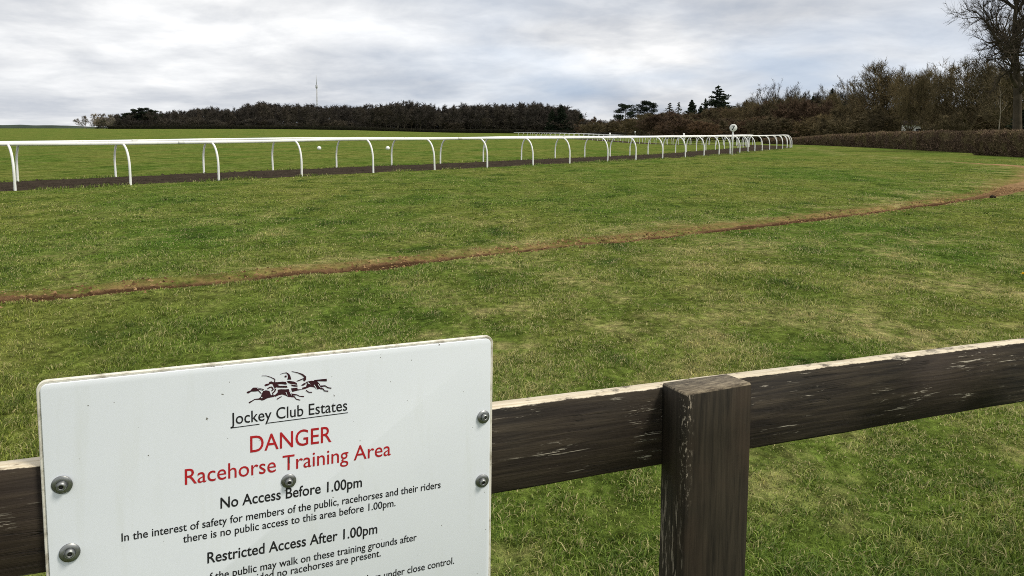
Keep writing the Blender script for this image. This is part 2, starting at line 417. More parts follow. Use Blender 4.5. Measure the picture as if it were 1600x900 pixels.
def gz(x, y): return float(ground_fields(np.array([float(x)]), np.array([float(y)]))[0][0])

M_turf = make_turf(); M_blade = make_blades(); M_track = make_track()
def axis(segs):
    out = [segs[0][0]]
    for a, b, s in segs:
        n = max(1, int(round((b-a)/s))); out += list(np.linspace(a, b, n+1)[1:])
    return np.array(out)
def grow_axis(a, lim, s0, g):
    o = []; v = a; s = s0
    while v < lim: v += s; s *= g; o.append(v)
    return o
def sample(x, y):
    xs, ys = GRID['xs'], GRID['ys']
    i = np.clip(np.searchsorted(xs, x)-1, 0, len(xs)-2); j = np.clip(np.searchsorted(ys, y)-1, 0, len(ys)-2)
    u = (x-xs[i])/(xs[i+1]-xs[i]); v = (y-ys[j])/(ys[j+1]-ys[j])
    return [A[j, i]*(1-u)*(1-v)+A[j, i+1]*u*(1-v)+A[j+1, i]*(1-u)*v+A[j+1, i+1]*u*v for A in (GRID['Z'], GRID['S'], GRID['D'])]
def build_ground():
    xs = axis([(-9, -5, .10), (-5, 9, .055), (9, 16, .09), (16, 30, .4)])
    right = grow_axis(30, 4500, .6, 1.16); left = [-v for v in grow_axis(9, 4500, .3, 1.14)][::-1]
    xs = np.concatenate([left, xs, right])
    ys = axis([(-2, 1.5, .25), (1.5, 6.4, .09), (6.4, 18, .05), (18, 27, .12), (27, 60, .45)])
    ys = np.concatenate([[-4500, -1500, -400, -100, -30, -12, -6], ys, grow_axis(60, 600, .6, 1.05), [700, 900, 1400, 2200, 3400, 5200]])
    X, Y = np.meshgrid(xs, ys); Z, S, D = ground_fields(X, Y)
    GRID.update(xs=xs, ys=ys, Z=Z, S=S, D=D)
    b = Buf(); nx, ny = len(xs), len(ys)
    i = np.arange(ny-1)[:, None]*nx; j = np.arange(nx-1)[None]
    b.add(np.stack([X, Y, Z], -1).reshape(-1, 3), np.stack([i+j, i+j+1, i+nx+j+1, i+nx+j], -1).reshape(-1, 4))
    me = b.mesh('grass_field', True)
    for nm, A in (('soil', S), ('dry', D), ('rut_shade', GRID['rut_shade_tmp'])):
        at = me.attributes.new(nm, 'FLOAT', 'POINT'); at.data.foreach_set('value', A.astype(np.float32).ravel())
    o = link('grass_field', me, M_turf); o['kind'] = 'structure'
build_ground()

def build_track():
    Q = MID; T, Nn = normals(Q); k = 11; off = np.linspace(-1, 1, k); n = len(Q)
    s = np.arange(n)*.25
    half = TRACK_W/2 + .12 + np.stack([.45*fbm(s*1.1, s*0+1, 3, 4), .45*fbm(s*1.1, s*0+7, 4, 4)], 1)
    W = np.where(off[None] < 0, half[:, :1], half[:, 1:])*off[None]
    X = Q[:, :1]+Nn[:, :1]*W; Y = Q[:, 1:]+Nn[:, 1:]*W
    Z = base_z(X, Y) + .035 + .02*fbm(X*1.2, Y*1.2, 15, 2)*(1-np.abs(off))[None]
    Z[:, 0] -= .07; Z[:, -1] -= .07
    b = Buf(); i = np.arange(n-1)[:, None]*k; j = np.arange(k-1)[None]
    b.add(np.stack([X, Y, Z], -1).reshape(-1, 3), np.stack([i+j, i+k+j, i+k+j+1, i+j+1], -1).reshape(-1, 4))
    o = b.build('all_weather_track', M_track, smooth=True); o['kind'] = 'structure'
build_track()

# far ridge beyond the field
def build_ridge():
    b = Buf(); xs = np.linspace(-3600, 3600, 220); rows = [(3000, 0.), (3120, .8), (3300, 1.), (3700, .7)]
    V = []
    for y, f in rows:
        h = 26 + 22*fbm(xs/700., xs*0+3, 8, 4) + 10*fbm(xs/90., xs*0+3, 18, 2) + 10*sstep(-1500, -2200, xs)
        V.append(np.stack([xs, xs*0+y, h*f-6*(f == 0)], 1))
    n = len(xs); i = np.arange(len(rows)-1)[:, None]*n; j = np.arange(n-1)[None]
    b.add(np.vstack(V), np.stack([i+j, i+j+1, i+n+j+1, i+n+j], -1).reshape(-1, 4))
    o = b.build('hills', plain('far_hill', (.030, .042, .030), .95, .1, 0, .4, .01), smooth=True); o['kind'] = 'structure'
build_ridge()

# ------------------------------------------------------------------ the dark timber fence in front
LFT = at_depth(0, 735, 1.037); RGT = at_depth(1600, 535, 1.930)     # top front edge of the rail
FU = (RGT-LFT).normalized()                       # along the fence
FN = Vector((FU.y, -FU.x, 0)).normalized()        # towards the camera
FZ = FU.cross(FN)*-1
if FZ.z < 0: FZ = -FZ
def plane_hit(px, py, off=0.):                    # where a photo point lies on the fence front plane, pushed out by off
    d = ray(px, py); o = Vector((0, 0, CAM_H)); P = LFT + FN*off
    t = (P-o).dot(FN)/d.dot(FN); return o + d*t
JOINT = plane_hit(1092, 590)
EXT = 2.2
RAIL_H, RAIL_T = .150, .034
POST_TOP = plane_hit(1033, 600).z + .001
A_ = on_z(1072, 616.5, POST_TOP); B_ = on_z(1183, 602, POST_TOP); D_ = on_z(1033, 600, POST_TOP)
POST_W = (B_-A_).length; POST_D = abs((A_-LFT).dot(FN))
print('fence', LFT, RGT, 'post w', POST_W, 'd', POST_D, (D_-A_).length, 'top', POST_TOP, 'dirU', FU)
POST_TOP_LOCAL = POST_TOP
M_fence = make_fence_wood(0.); M_post = make_post_wood()
fence = empty('timber_fence', (JOINT.x, JOINT.y, 0), 'dark brown stained timber fence with pale worn top edge in the foreground', 'fence')
def to_world(o, origin, ux, uy, uz):
    M = Matrix((ux, uy, uz)).transposed().to_4x4(); M.translation = origin
    o.matrix_world = M if o.parent is None else M
def child_at(o, origin, ux, uy, uz):
    M = Matrix((ux, uy, uz)).transposed().to_4x4(); M.translation = origin
    o.matrix_parent_inverse = fence_inv; o.matrix_basis = M
fence_inv = Matrix.Translation(fence.location).inverted()
def make_rail(x0, x1, h, seed, label=None):
    """board lying along +x, front face at y=0 (the camera side is -y), top at z=0; slightly uneven arrises"""
    n = 90; b = Buf(); xs = np.linspace(x0, x1, n)
    j = lambda s, a, f=6.: a*fbm(xs*f, xs*0+s, seed, 3)
    ring = [(0+j(1, .0015), -.0016+j(2, .004)), (.0022+j(1, .0015), 0*xs+j(3, .0008)), (RAIL_T-.002+0*xs, 0*xs+j(4, .0012)), (RAIL_T+0*xs, -.002+0*xs),
            (RAIL_T+0*xs, -h+.002+0*xs), (RAIL_T-.002+0*xs, -h+0*xs), (.002+0*xs, -h+j(5, .002)), (0+j(6, .001), -h+.003+j(7, .003))]
    V = np.stack([np.stack([xs, r[0], r[1]], 1) for r in ring], 1).reshape(-1, 3); k = 8
    i = np.arange(n-1)[:, None]*k; jj = np.arange(k)[None]; j2 = (jj+1) % k
    q = np.stack([i+jj, i+j2, i+k+j2, i+k+jj], -1).reshape(-1, 4)
    q = np.vstack([q, [[0, 7, 6, 5], [0, 5, 4, 3], [0, 3, 2, 1]][0:0] or np.zeros((0, 4), int)])
    tr = [(0, a+1, a) for a in range(1, 7)] + [((n-1)*k, (n-1)*k+a, (n-1)*k+a+1) for a in range(1, 7)]
    b.add(V, q, tr)
    o = b.build('rail', M_fence, fence)
    if label: o['label'] = label
    child_at(o, JOINT, FU, -FN, FZ); return o
jl = (JOINT-LFT).dot(FU)
off = (JOINT - LFT - FU*jl).dot(FZ)
JOINT = LFT + FU*jl                                # on the top front line itself
make_rail(-2.75, -.002, RAIL_H, 4, 'left hand board with pale flakes where the stain has worn off')
make_rail(.002, 2.75, RAIL_H, 14, 'right hand board with dark knots and pale flakes')
def make_fence_post(A, name='post'):
    """square post; local axes: x along the fence, y away from the camera, z up; near left arris at x=y=0"""
    b = Buf(); c = .005; w, d, t = POST_W, POST_D - .001, POST_TOP
    prof = [(0, c), (c*.6, c*.25), (c, 0), (w-c*.6, 0), (w, c*.6), (w, d), (0, d)]; zs = [-.5, .2, .5, .8, 1.0, t-.003, t]
    k = len(prof); V = []
    for z in zs:
        for (x, y) in prof:
            s = .0025 if z == t else 0.
            V.append((x+(s if x < w/2 else -s)+.002*math.sin(z*9+x*40), y+(s if y < d/2 else 0), z + (.004*math.sin(x*60+y*43) if z == t else 0)))
    i = np.arange(len(zs)-1)[:, None]*k; jj = np.arange(k)[None]; j2 = (jj+1) % k
    b.add(V, np.stack([i+jj, i+j2, i+k+j2, i+k+jj], -1).reshape(-1, 4), [((len(zs)-1)*k, (len(zs)-1)*k+a, (len(zs)-1)*k+a+1) for a in range(1, k-1)])
    o = b.build(name, M_post, fence)
    uh = Vector((FU.x, FU.y, 0)).normalized()
    child_at(o, Vector((A.x, A.y, 0)), uh, -FN, Vector((0, 0, 1))); return o
proj = A_ - FN*((A_-LFT).dot(FN)-POST_D)
post = make_fence_post(proj)
for s in (-2.05, 2.05):
    make_fence_post(proj + FU*s)

# ------------------------------------------------------------------ the notice board
SIGN_OFF = .012                                    # back of the board to the rail (washers between)
SIGN_T = .009
def sign_uv(px, py): 
    P = plane_hit(px, py, SIGN_OFF*0+.001+SIGN_T); d = P-SIGN_O
    return d.dot(FU), d.dot(SZ)
SZ = FZ
SIGN_O = plane_hit(55.5, 597, .001+SIGN_T)
SW = (plane_hit(771, 524, .001+SIGN_T)-SIGN_O).dot(FU)
_tilt = (plane_hit(771, 524, .001+SIGN_T)-SIGN_O).dot(SZ)
print('sign width', SW, 'tilt', _tilt)
SU = (FU*SW + SZ*_tilt).normalized(); SZ = FN.cross(SU); SZ = SZ if SZ.z > 0 else -SZ
SW = (plane_hit(771, 524, .001+SIGN_T)-SIGN_O).dot(SU); SH = .47
def sign_uv(px, py):
    d = plane_hit(px, py, .001+SIGN_T)-SIGN_O
    return d.dot(SU), d.dot(SZ)
sign = empty('notice_board', SIGN_O, 'white notice board with red and black lettering bolted to the dark fence rail', 'sign')
sign.matrix_basis = Matrix((SU, SZ, FN)).transposed().to_4x4(); sign.matrix_basis.translation = SIGN_O
_m = Matrix((SU, SZ, FN)).transposed().to_4x4(); _m.translation = SIGN_O; sign.matrix_basis = _m
# local axes: x right, y up, z towards the camera; origin at the top left corner of the face
def rrect(x0, y0, x1, y1, r, n=7):
    P = []
    for cx, cy, a0 in ((x1-r, y1-r, 0), (x0+r, y1-r, 90), (x0+r, y0+r, 180), (x1-r, y0+r, 270)):
        for k in range(n): a = R(a0+90*k/(n-1)); P.append((cx+r*math.cos(a), cy+r*math.sin(a)))
    return np.array(P)
def slab(b, outlines):           # outlines: list of (Nx2, z) joined ring by ring, the last one capped
    k = len(outlines[0][0]); V = np.vstack([np.c_[P, np.full(len(P), z)] for P, z in outlines])
    i = np.arange(len(outlines)-1)[:, None]*k; j = np.arange(k)[None]; j2 = (j+1) % k
    b.add(V, np.stack([i+j, i+j2, i+k+j2, i+k+j], -1).reshape(-1, 4),
          [((len(outlines)-1)*k, (len(outlines)-1)*k+a, (len(outlines)-1)*k+a+1) for a in range(1, k-1)])
def sign_rr(ins, r): return rrect(ins, -SH+ins, SW-ins, -ins, r)
def make_sign_mats():
    m = Mat('sign_face', .42, .35)
    n = m.noise(m.obj, 7, 5, .6); st = m.noise(m.scaled(m.obj, (30, 3, 1)), 1., 4, .6)
    c = m.mix(m.ramp(n, (.3, 0.), (.75, 1.)), (.79, .835, .895), (.755, .80, .86))
    c = m.mix(m.ramp(st, (.55, 0.), (.8, .35)), c, (.66, .69, .66))
    c = m.mix(m.ramp(m.noise(m.obj, 95, 2, .5), (.735, 0.), (.75, .9)), c, (.16, .15, .13))
    m.color(c)
    e = Mat('sign_edge', .7, .2)
    n = e.noise(e.obj, 30, 5, .7)
    e.color(e.mix(e.ramp(n, (.33, 0.), (.52, 1.)), (.26, .23, .17), (.70, .68, .60)))
    return m.m, e.m
M_face, M_edge = make_sign_mats()
b = Buf(); slab(b, [(sign_rr(.001, .0115), -SIGN_T), (sign_rr(0, .0125), -SIGN_T+.001), (sign_rr(0, .0125), -.0022), (sign_rr(.0012, .0115), -.0008), (sign_rr(.0040, .009), -.0030)])
b.build('backing_board', M_edge, sign)
b = Buf(); slab(b, [(sign_rr(.0046, .0085), -.0032), (sign_rr(.0046, .0085), -.0002), (sign_rr(.0052, .008), .0)])
b.build('face_panel', M_face, sign)
M_black = plain('black_lettering', (.018, .018, .020), .5, .3, 0, .15, 30)
M_red = plain('red_lettering', (.42, .016, .022), .5, .3, 0, .15, 30)
M_maroon = plain('maroon_print', (.040, .010, .016), .5, .3, 0, .3, 30)
def text_mesh(s, bold=0.):
    cu = bpy.data.curves.new('lettering', 'FONT'); cu.body = s; cu.size = 1.; cu.resolution_u = 4; cu.offset = bold
    cu.fill_mode = 'FRONT'; cu.extrude = 0
    o = bpy.data.objects.new('lettering', cu); COL.objects.link(o)
    dg = bpy.context.evaluated_depsgraph_get(); me = bpy.data.meshes.new_from_object(o.evaluated_get(dg))
    bpy.data.objects.remove(o); bpy.data.curves.remove(cu); me.name = 'lettering'; return me
CAPH = .729
def put_text(s, mat, start=None, end=None, cap=None, size=None, sx=None, bold=0., lift=.0004, centre=None, base=None):
    """place a line by its baseline start and end in the photo and its capital height in metres"""
    me = text_mesh(s, bold); co = np.empty(len(me.vertices)*3); me.vertices.foreach_get('co', co); co = co.reshape(-1, 3)
    x0, x1 = co[:, 0].min(), co[:, 0].max()
    (u0, v0), (u1, v1) = start, end
    k = (u1-u0)/(x1-x0); hy = cap/CAPH
    ang = math.atan2(v1-v0, u1-u0)
    X = (co[:, 0]-x0)*k; Yv = co[:, 1]*hy
    co[:, 0] = u0 + X*math.cos(ang) - Yv*math.sin(ang); co[:, 1] = v0 + X*math.sin(ang) + Yv*math.cos(ang); co[:, 2] = lift
    me.vertices.foreach_set('co', co.astype(np.float32).ravel()); me.update()
    link('lettering', me, mat, sign); return k
def line(s, mat, p0, p1, cap, bold=0.): return put_text(s, mat, sign_uv(*p0), sign_uv(*p1), cap, bold=bold)
line('Jockey Club Estates', M_black, (360, 663.5), (542.5, 641), .0182, .004)
line('DANGER', M_red, (391, 707), (518, 690), .0262, .004)
line('Racehorse Training Area', M_red, (289, 757.5), (610.5, 711), .0245, .002)
line('No Access Before 1.00pm', M_black, (344.5, 794.5), (565.5, 760.5), .0172, .012)
k5 = line('In the interest of safety for members of the public, racehorses and their riders', M_black, (190, 846), (688.5, 762), .0124, .008)
line('there is no public access to this area before 1.00pm.', M_black, (286, 848), (618, 790.5), .0124, .008)
line('Restricted Access After 1.00pm', M_black, (324, 880), (589.5, 833), .0172, .012)
def right_line(s, p1, cap):      # same letter width as the fifth line, ending at p1
    me = text_mesh(s, .008); co = np.empty(len(me.vertices)*3); me.vertices.foreach_get('co', co); co = co.reshape(-1, 3)
    w = (co[:, 0].max()-co[:, 0].min())*k5; u1, v1 = sign_uv(*p1); bpy.data.meshes.remove(me)
    put_text(s, M_black, (u1-w, v1-w*SLOPE), (u1, v1), cap, bold=.008)
_a, _b = sign_uv(190, 846), sign_uv(688.5, 762); SLOPE = (_b[1]-_a[1])/(_b[0]-_a[0])
right_line('Members of the public may walk on these training grounds after', (651, 844), .0124)
right_line('provided no racehorses are present.', (595, 869), .0124)
right_line('dogs under close control.', (709.5, 880.5), .0124)
# rule under the name, broken at the descender
b = Buf()
for p0, p1 in (((360.5, 668.6), (405.5, 662.6)), ((418, 661), (543.5, 644.6))):
    u0, v0 = sign_uv(*p0); u1, v1 = sign_uv(*p1); h = .0006
    b.add([(u0, v0-h, .0004), (u1, v1-h, .0004), (u1, v1+h, .0004), (u0, v0+h, .0004)], [(0, 1, 2, 3)])
b.build('underline', M_black, sign)
# emblem of galloping horses and riders: inlaid vinyl, traced on the face
def ez(x, y): return sign_uv(380 + x/11.11, 574 + y/11.11)
def emblem():
    polys = [
     [(58,437),(72,420),(128,398),(150,368),(175,350),(245,350),(330,368),(362,382),(345,405),(300,392),(262,385),(300,425),(325,462),(300,452),(262,412),(205,418),(140,420),(95,450),(70,450)],
     [(318,470),(345,410),(395,395),(455,408),(470,450),(482,480),(520,480),(540,510),(480,520),(420,535),(350,570),(320,575),(285,555),(265,540),(300,515)],
     [(515,492),(560,470),(600,430),(600,385),(660,378),(730,380),(790,375),(800,400),(830,470),(880,500),(860,515),(780,512),(740,490),(680,470),(620,480),(560,508)],
     [(365,305),(400,285),(440,280),(455,250),(490,240),(520,255),(600,255),(680,245),(740,250),(760,290),(745,300),(640,288),(590,300),(640,322),(760,320),(770,350),(700,352),(610,350),(570,345),(550,372),(530,340),(510,290),(470,285),(440,310),(385,327)],
     [(755,240),(800,233),(880,245),(930,270),(945,330),(930,340),(840,325),(830,290),(780,270)],
     [(1000,312),(1050,275),(1085,262),(1085,290),(1040,318)],
     [(830,365),(940,350),(945,378),(1020,380),(1025,350),(1090,335),(1105,290),(1090,250),(1180,230),(1280,235),(1330,290),(1352,345),(1340,370),(1285,382),(1230,345),(1160,335),(1080,372),(940,402),(850,425)]]
    strokes = [([(290,548),(200,555),(150,585),(100,615)],[22,13,14,20]), ([(830,470),(930,475),(980,500),(1055,505)],[30,14,12,15]), ([(840,500),(890,510),(920,550),(990,568)],[26,16,13,14]),
     ([(668,505),(640,517),(585,552)],[10,12,14]), ([(420,372),(460,345),(500,340)],[14,16,16]), ([(500,345),(520,385),(490,408)],[22,20,14]), ([(560,370),(550,410),(510,445),(520,490)],[20,18,16,14]),
     ([(320,145),(400,145),(480,170),(550,205),(545,250)],[5,7,10,14,16]), ([(640,118),(700,98),(750,92),(785,120),(800,160),(800,210)],[5,7,12,24,34,54]), ([(720,162),(752,150)],[20,28]),
     ([(840,68),(950,92),(1030,125),(1075,165),(1070,205),(1050,230)],[6,12,22,30,36,28]), ([(1050,190),(1000,212),(930,238)],[13,14,10]), ([(1230,228),(1320,222),(1450,218)],[16,22,36]),
     ([(1330,330),(1420,318),(1470,350),(1530,360)],[26,16,14,15]), ([(1340,360),(1390,375),(1410,405),(1475,412)],[24,16,14,17]), ([(1090,395),(1140,430),(1195,430)],[12,14,14])]
    cuts = [([(1230,300),(1275,368)],[16,9]), ([(1298,290),(1340,350)],[14,8]), ([(740,425),(765,485)],[13,8]), ([(800,400),(838,482)],[13,8]), ([(1120,262),(1165,290)],[26,4]), ([(795,285),(930,305)],[7,10]), ([(840,345),(940,340)],[16,14]), ([(800,375),(835,410)],[20,10]), ([(316,512),(326,530)],[20,20]), ([(240,362),(330,380)],[6,4]), ([(640,300),(760,306)],[3,10])]
    def strk(P, W, fat=1.28):
        P = np.array(P, float); t = np.gradient(P, axis=0); t /= np.linalg.norm(t, axis=1)[:, None]; n = np.stack([-t[:, 1], t[:, 0]], 1); W = np.array(W)[:, None]*fat/2
        L_, R_ = P+n*W, P-n*W; return [(L_[k], L_[k+1], R_[k+1], R_[k]) for k in range(len(P)-1)]
    from mathutils.geometry import tessellate_polygon
    def flat(items, z0, name, mat):
        b = Buf()
        for k, P in enumerate(items):
            uv = [ez(*p) for p in P]; V = [Vector((u, v, 0)) for u, v in uv]
            b.add([(u, v, z0 + k*.000006) for u, v in uv], None, tessellate_polygon([V]))
        return b.build(name, mat, sign)
    q = [list(s) for P, W in strokes for s in strk(P, W)]
    flat(polys + q, .0003, 'emblem', M_maroon)
    for P, W in cuts: flat([list(s) for s in strk(P, W, .85)], .00085, 'emblem_highlight', M_face)
emblem()
# bolts with washers
M_zinc = plain('galvanised_steel', (.25, .26, .26), .42, .5, .85, .3, 90)
M_slot = plain('bolt_recess', (.03, .03, .03), .7, .2, .3, .1, 90)
def bolt(px, py, r, tilt):
    r *= .94
    u, v = sign_uv(px, py)
    b = Buf(); b.lathe([(r*.96, 0), (r, .0008), (r*.97, .0018), (r*.56, .0024), (r*.56, .0024)], 28)
    w = b.build('washer', M_zinc, sign, True); w.location = (u, v, .0003); w.rotation_euler = (R(tilt), R(-tilt), 0)
    b = Buf(); h = r*.50; b.lathe([(h, 0), (h, .0030), (h*.92, .0048), (h*.7, .0062), (h*.46, .0066), (h*.42, .0050), (0.0001, .0048)], 24)
    b.build('bolt_head', M_zinc, w, True).location = (0, 0, .0022)
    b = Buf(); b.lathe([(h*.42, .0), (h*.40, .0006), (.0001, .0006)], 6)
    b.build('socket', M_slot, w).location = (0, 0, .0022+.0050)
    return w
for a in ((97, 757, .0138, 5), (109, 863, .0138, -4), (451, 751, .0118, 3), (755, 651, .0118, -5), (753, 751, .0125, 4)): bolt(*a)

# ------------------------------------------------------------------ running rails on bent posts
def make_white():
    m = Mat('white_plastic', .4, .4)
    n = m.noise(m.pos, 1.3, 5, .65); st = m.noise(m.scaled(m.pos, (9, 9, 2.)), 1., 5, .7)
    c = m.mix(m.ramp(n, (.35, 0.), (.7, 1.)), (.84, .85, .84), (.74, .75, .72))
    c = m.mix(m.ramp(st, (.56, 0.), (.74, .6)), c, (.50, .51, .42))
    m.color(c); return m.m
M_white = make_white()
def bent_post_mesh():
    b = Buf(); y = []; 
    for k in range(17):
        t = k/16.; z = -.25 + 1.42*min(1., t*1.0)
        y.append((0, .38*max(0., (t-.50)/.50)**1.9, -.25 + (1.16+.25)*(t if t < .5 else .5+.5*math.sin((t-.5)*math.pi*.86)/math.sin(math.pi*.43))))
    b.tube(y, np.linspace(.037, .033, 17), 10)
    return b.mesh('post', True)
def running_rail(Q, side, phase, label, spacing=2.95, count=100):
    T, Nn = normals(Q); n = len(Q); s = np.arange(n)*.25
    root = empty('running_rail', (Q[40][0], Q[40][1], gz(*Q[40])), label, 'racecourse rail')
    inv = Vector(root.location)
    lean = Nn*side*.40
    P = Q + lean; z = base_z(Q[:, 0], Q[:, 1]) + 1.235
    zr = np.convolve(np.pad(z, 10, mode='edge'), np.ones(21)/21, 'valid') + .040*fbm(s/5.9+phase, s*0+side, 91, 2)
    k = 12; th = np.arange(k)*2*np.pi/k
    up = np.array([0, 0, 1.]); nn = np.c_[Nn, np.zeros(n)]
    ring = np.c_[P, zr][:, None] +   .032*np.cos(th)[None, :, None]*nn[:, None] + .050*np.sin(th)[None, :, None]*up[None, None]
    ring -= np.array(inv)
    b = Buf(); i = np.arange(n-1)[:, None]*k; j = np.arange(k)[None]; j2 = (j+1) % k
    b.add(ring.reshape(-1, 3), np.stack([i+j, i+j2, i+k+j2, i+k+j], -1).reshape(-1, 4), [(0, a+1, a) for a in range(1, k-1)] + [((n-1)*k, (n-1)*k+a, (n-1)*k+a+1) for a in range(1, k-1)])
    b.build('rail', M_white, root, True)
    for q in range(30, min(n-30, 330), 47):      # joint sleeves
        b = Buf(); c3 = np.c_[P, zr][q-1:q+2]; d3 = c3[1] + (c3[2]-c3[0])*np.linspace(-.18, .18, 4)[:, None]
        b.tube(d3-np.array(inv), [.0545, .0555, .0555, .0545], 12); b.build('joint_sleeve', M_sleeve, root, True)
    me = bent_post_mesh() if not MESH.get('post') else MESH['post']; MESH['post'] = me
    made = 0; p = phase
    while p < s[-1]-1 and made < count:
        q = int(p/.25); o = link('post', me, None if me.materials else M_white, root)
        x, y = Q[q]; o.location = Vector((x, y, float(base_z(x, y)) + .0)) - inv
        tx, ty = T[q]; jit = random.uniform(-.02, .02)
        o.rotation_euler = (random.uniform(-.015, .015), random.uniform(-.02, .02), math.atan2(ty, tx) + jit + (0 if side > 0 else math.pi))
        o.scale = (1, 1, (zr[q]-float(base_z(x, y))-.03)/1.16)
        p += spacing*random.uniform(.97, 1.03); made += 1
    return root
MESH = {}
M_sleeve = plain('grey_white_sleeve', (.62, .63, .60), .5, .3, 0, .1, 3)
random.seed(3)
i0 = int(np.argmin(np.linalg.norm(OUTER-np.array([-13.3, 21.2]), axis=1)))*.25
running_rail(OUTER, 1, (i0) % 2.95, 'near white running rail on bent posts along the fence side edge of the dark track')
i1 = int(np.argmin(np.linalg.norm(INNER-np.array([-14., 28.]), axis=1)))*.25
running_rail(INNER, -1, (i1-.05) % 2.95, 'far white running rail on bent posts along the field side of the dark track')

# ------------------------------------------------------------------ numbered marker, white balls, little things
M_blackpaint = plain('black_paint', (.015, .015, .016), .5, .3, 0, .1, 20)
def marker():
    x, y = on_z(1144, 243).xy; z = gz(x, y)
    root = empty('distance_marker', (x, y, z), 'round white marker on a pole with a black 7 beside the white rail', 'marker')
    b = Buf(); b.tube([(0, 0, -.3), (0, 0, 1.0), (0, 0, 1.62)], [.05, .05, .05], 12); b.build('pole', M_white, root, True)
    ang = math.atan2(-x, y)
    b = Buf(); b.lathe([(.0001, .03), (.235, .03), (.245, .02), (.245, -.02), (.235, -.03), (.0001, -.03)], 40)
    d = b.build('disc', M_white, root); d.location = (0, -.075, 1.79); d.rotation_euler = (math.pi/2, 0, ang)
    me = text_mesh('7', .02); co = np.empty(len(me.vertices)*3); me.vertices.foreach_get('co', co); co = co.reshape(-1, 3)
    co -= (co.max(0)+co.min(0))/2; co *= .30/(co[:, 1].max()*2); co[:, 0] *= 1.15; co[:, 2] = .0335
    me.vertices.foreach_set('co', co.astype(np.float32).ravel()); me.update(); me.name = 'numeral'
    link('numeral', me, M_blackpaint, d)
    # the disc is bolted to the front of the pole
marker()
def balls():
    src = None
    for px, py, lab in ((502, 228, 'small white ball lying on the field behind the third rail post, the left of two'), (608, 230.5, 'small white ball lying on the field behind the rails, the right of two')):
        Y = 66.; p = at_y(px, Y); z = float(base_z(p.x, p.y))
        b = Buf(); b.lathe([(.0001, 0)] + [(.17*math.sin(a), .17-.17*math.cos(a)) for a in np.linspace(.2, 3.0, 12)] + [(.0001, .34)], 20)
        o = b.build('marker_ball', M_white, None, True); o.location = (p.x, p.y, z-.01)
        tag(o, lab, 'ball', 'white balls on the field')
balls()
def clod(px, py, size, name, mat, label, cat, seed):
    p = on_z(px, py); z = gz(p.x, p.y); rng = np.random.default_rng(seed)
    th = np.linspace(0, np.pi, 9); ph = np.arange(14)*2*np.pi/14
    b = Buf(); V = []
    for t in th:
        for f in ph:
            n = np.array([math.sin(t)*math.cos(f), math.sin(t)*math.sin(f), math.cos(t)])
            r = size*(1 + .5*float(fbm(n[0:1]*1.7+seed, n[1:2]*1.7+n[2]*2, seed, 3)[0])); V.append(n*r*np.array([1.25, .9, .62]))
    k = 14; i = np.arange(8)[:, None]*k; j = np.arange(k)[None]; j2 = (j+1) % k
    b.add(V, np.stack([i+j, i+k+j, i+k+j2, i+j2], -1).reshape(-1, 4))
    o = b.build(name, mat, None, True); o.location = (p.x, p.y, z+size*.35); return tag(o, label, cat)
M_clod = plain('dark_soil', (.022, .016, .011), .95, .1, 0, .4, 9); M_stone = plain('pale_stone', (.62, .58, .50), .8, .2, 0, .15, 20)
clod(1551, 311, .06, 'earth_clod', M_clod, 'dark clod of earth lying in the worn brown track on the right', 'clod', 5)
clod(111, 459, .014, 'stone', M_stone, 'small pale stone in the worn red earth at the left', 'stone', 6)
def dandelion():
    p = on_z(1597, 441); z = gz(p.x, p.y)
    root = empty('dandelion', (p.x, p.y, z), 'yellow dandelion in the grass at the right edge', 'flower')
    b = Buf(); b.tube([(0, 0, 0), (.004, 0, .04), (.006, 0, .075)], .003, 5); b.build('stem', plain('stem', (.09, .14, .03)), root)
    b = Buf(); rng = np.random.default_rng(2)
    for k in range(60):
        a = rng.uniform(0, 6.28); r = rng.uniform(.008, .026); h = .02*(1-(r/.028)**2)
        c, s = math.cos(a), math.sin(a); w = .004
        b.add([(.006-s*w*.3, c*w*.3, .075), (.006+c*r-s*w, s*r+c*w, .076+h), (.006+c*r+s*w, s*r-c*w, .076+h)], None, [(0, 1, 2)])
    b.build('flower_head', plain('yellow_petal', (.80, .55, .02)), root)
dandelion()

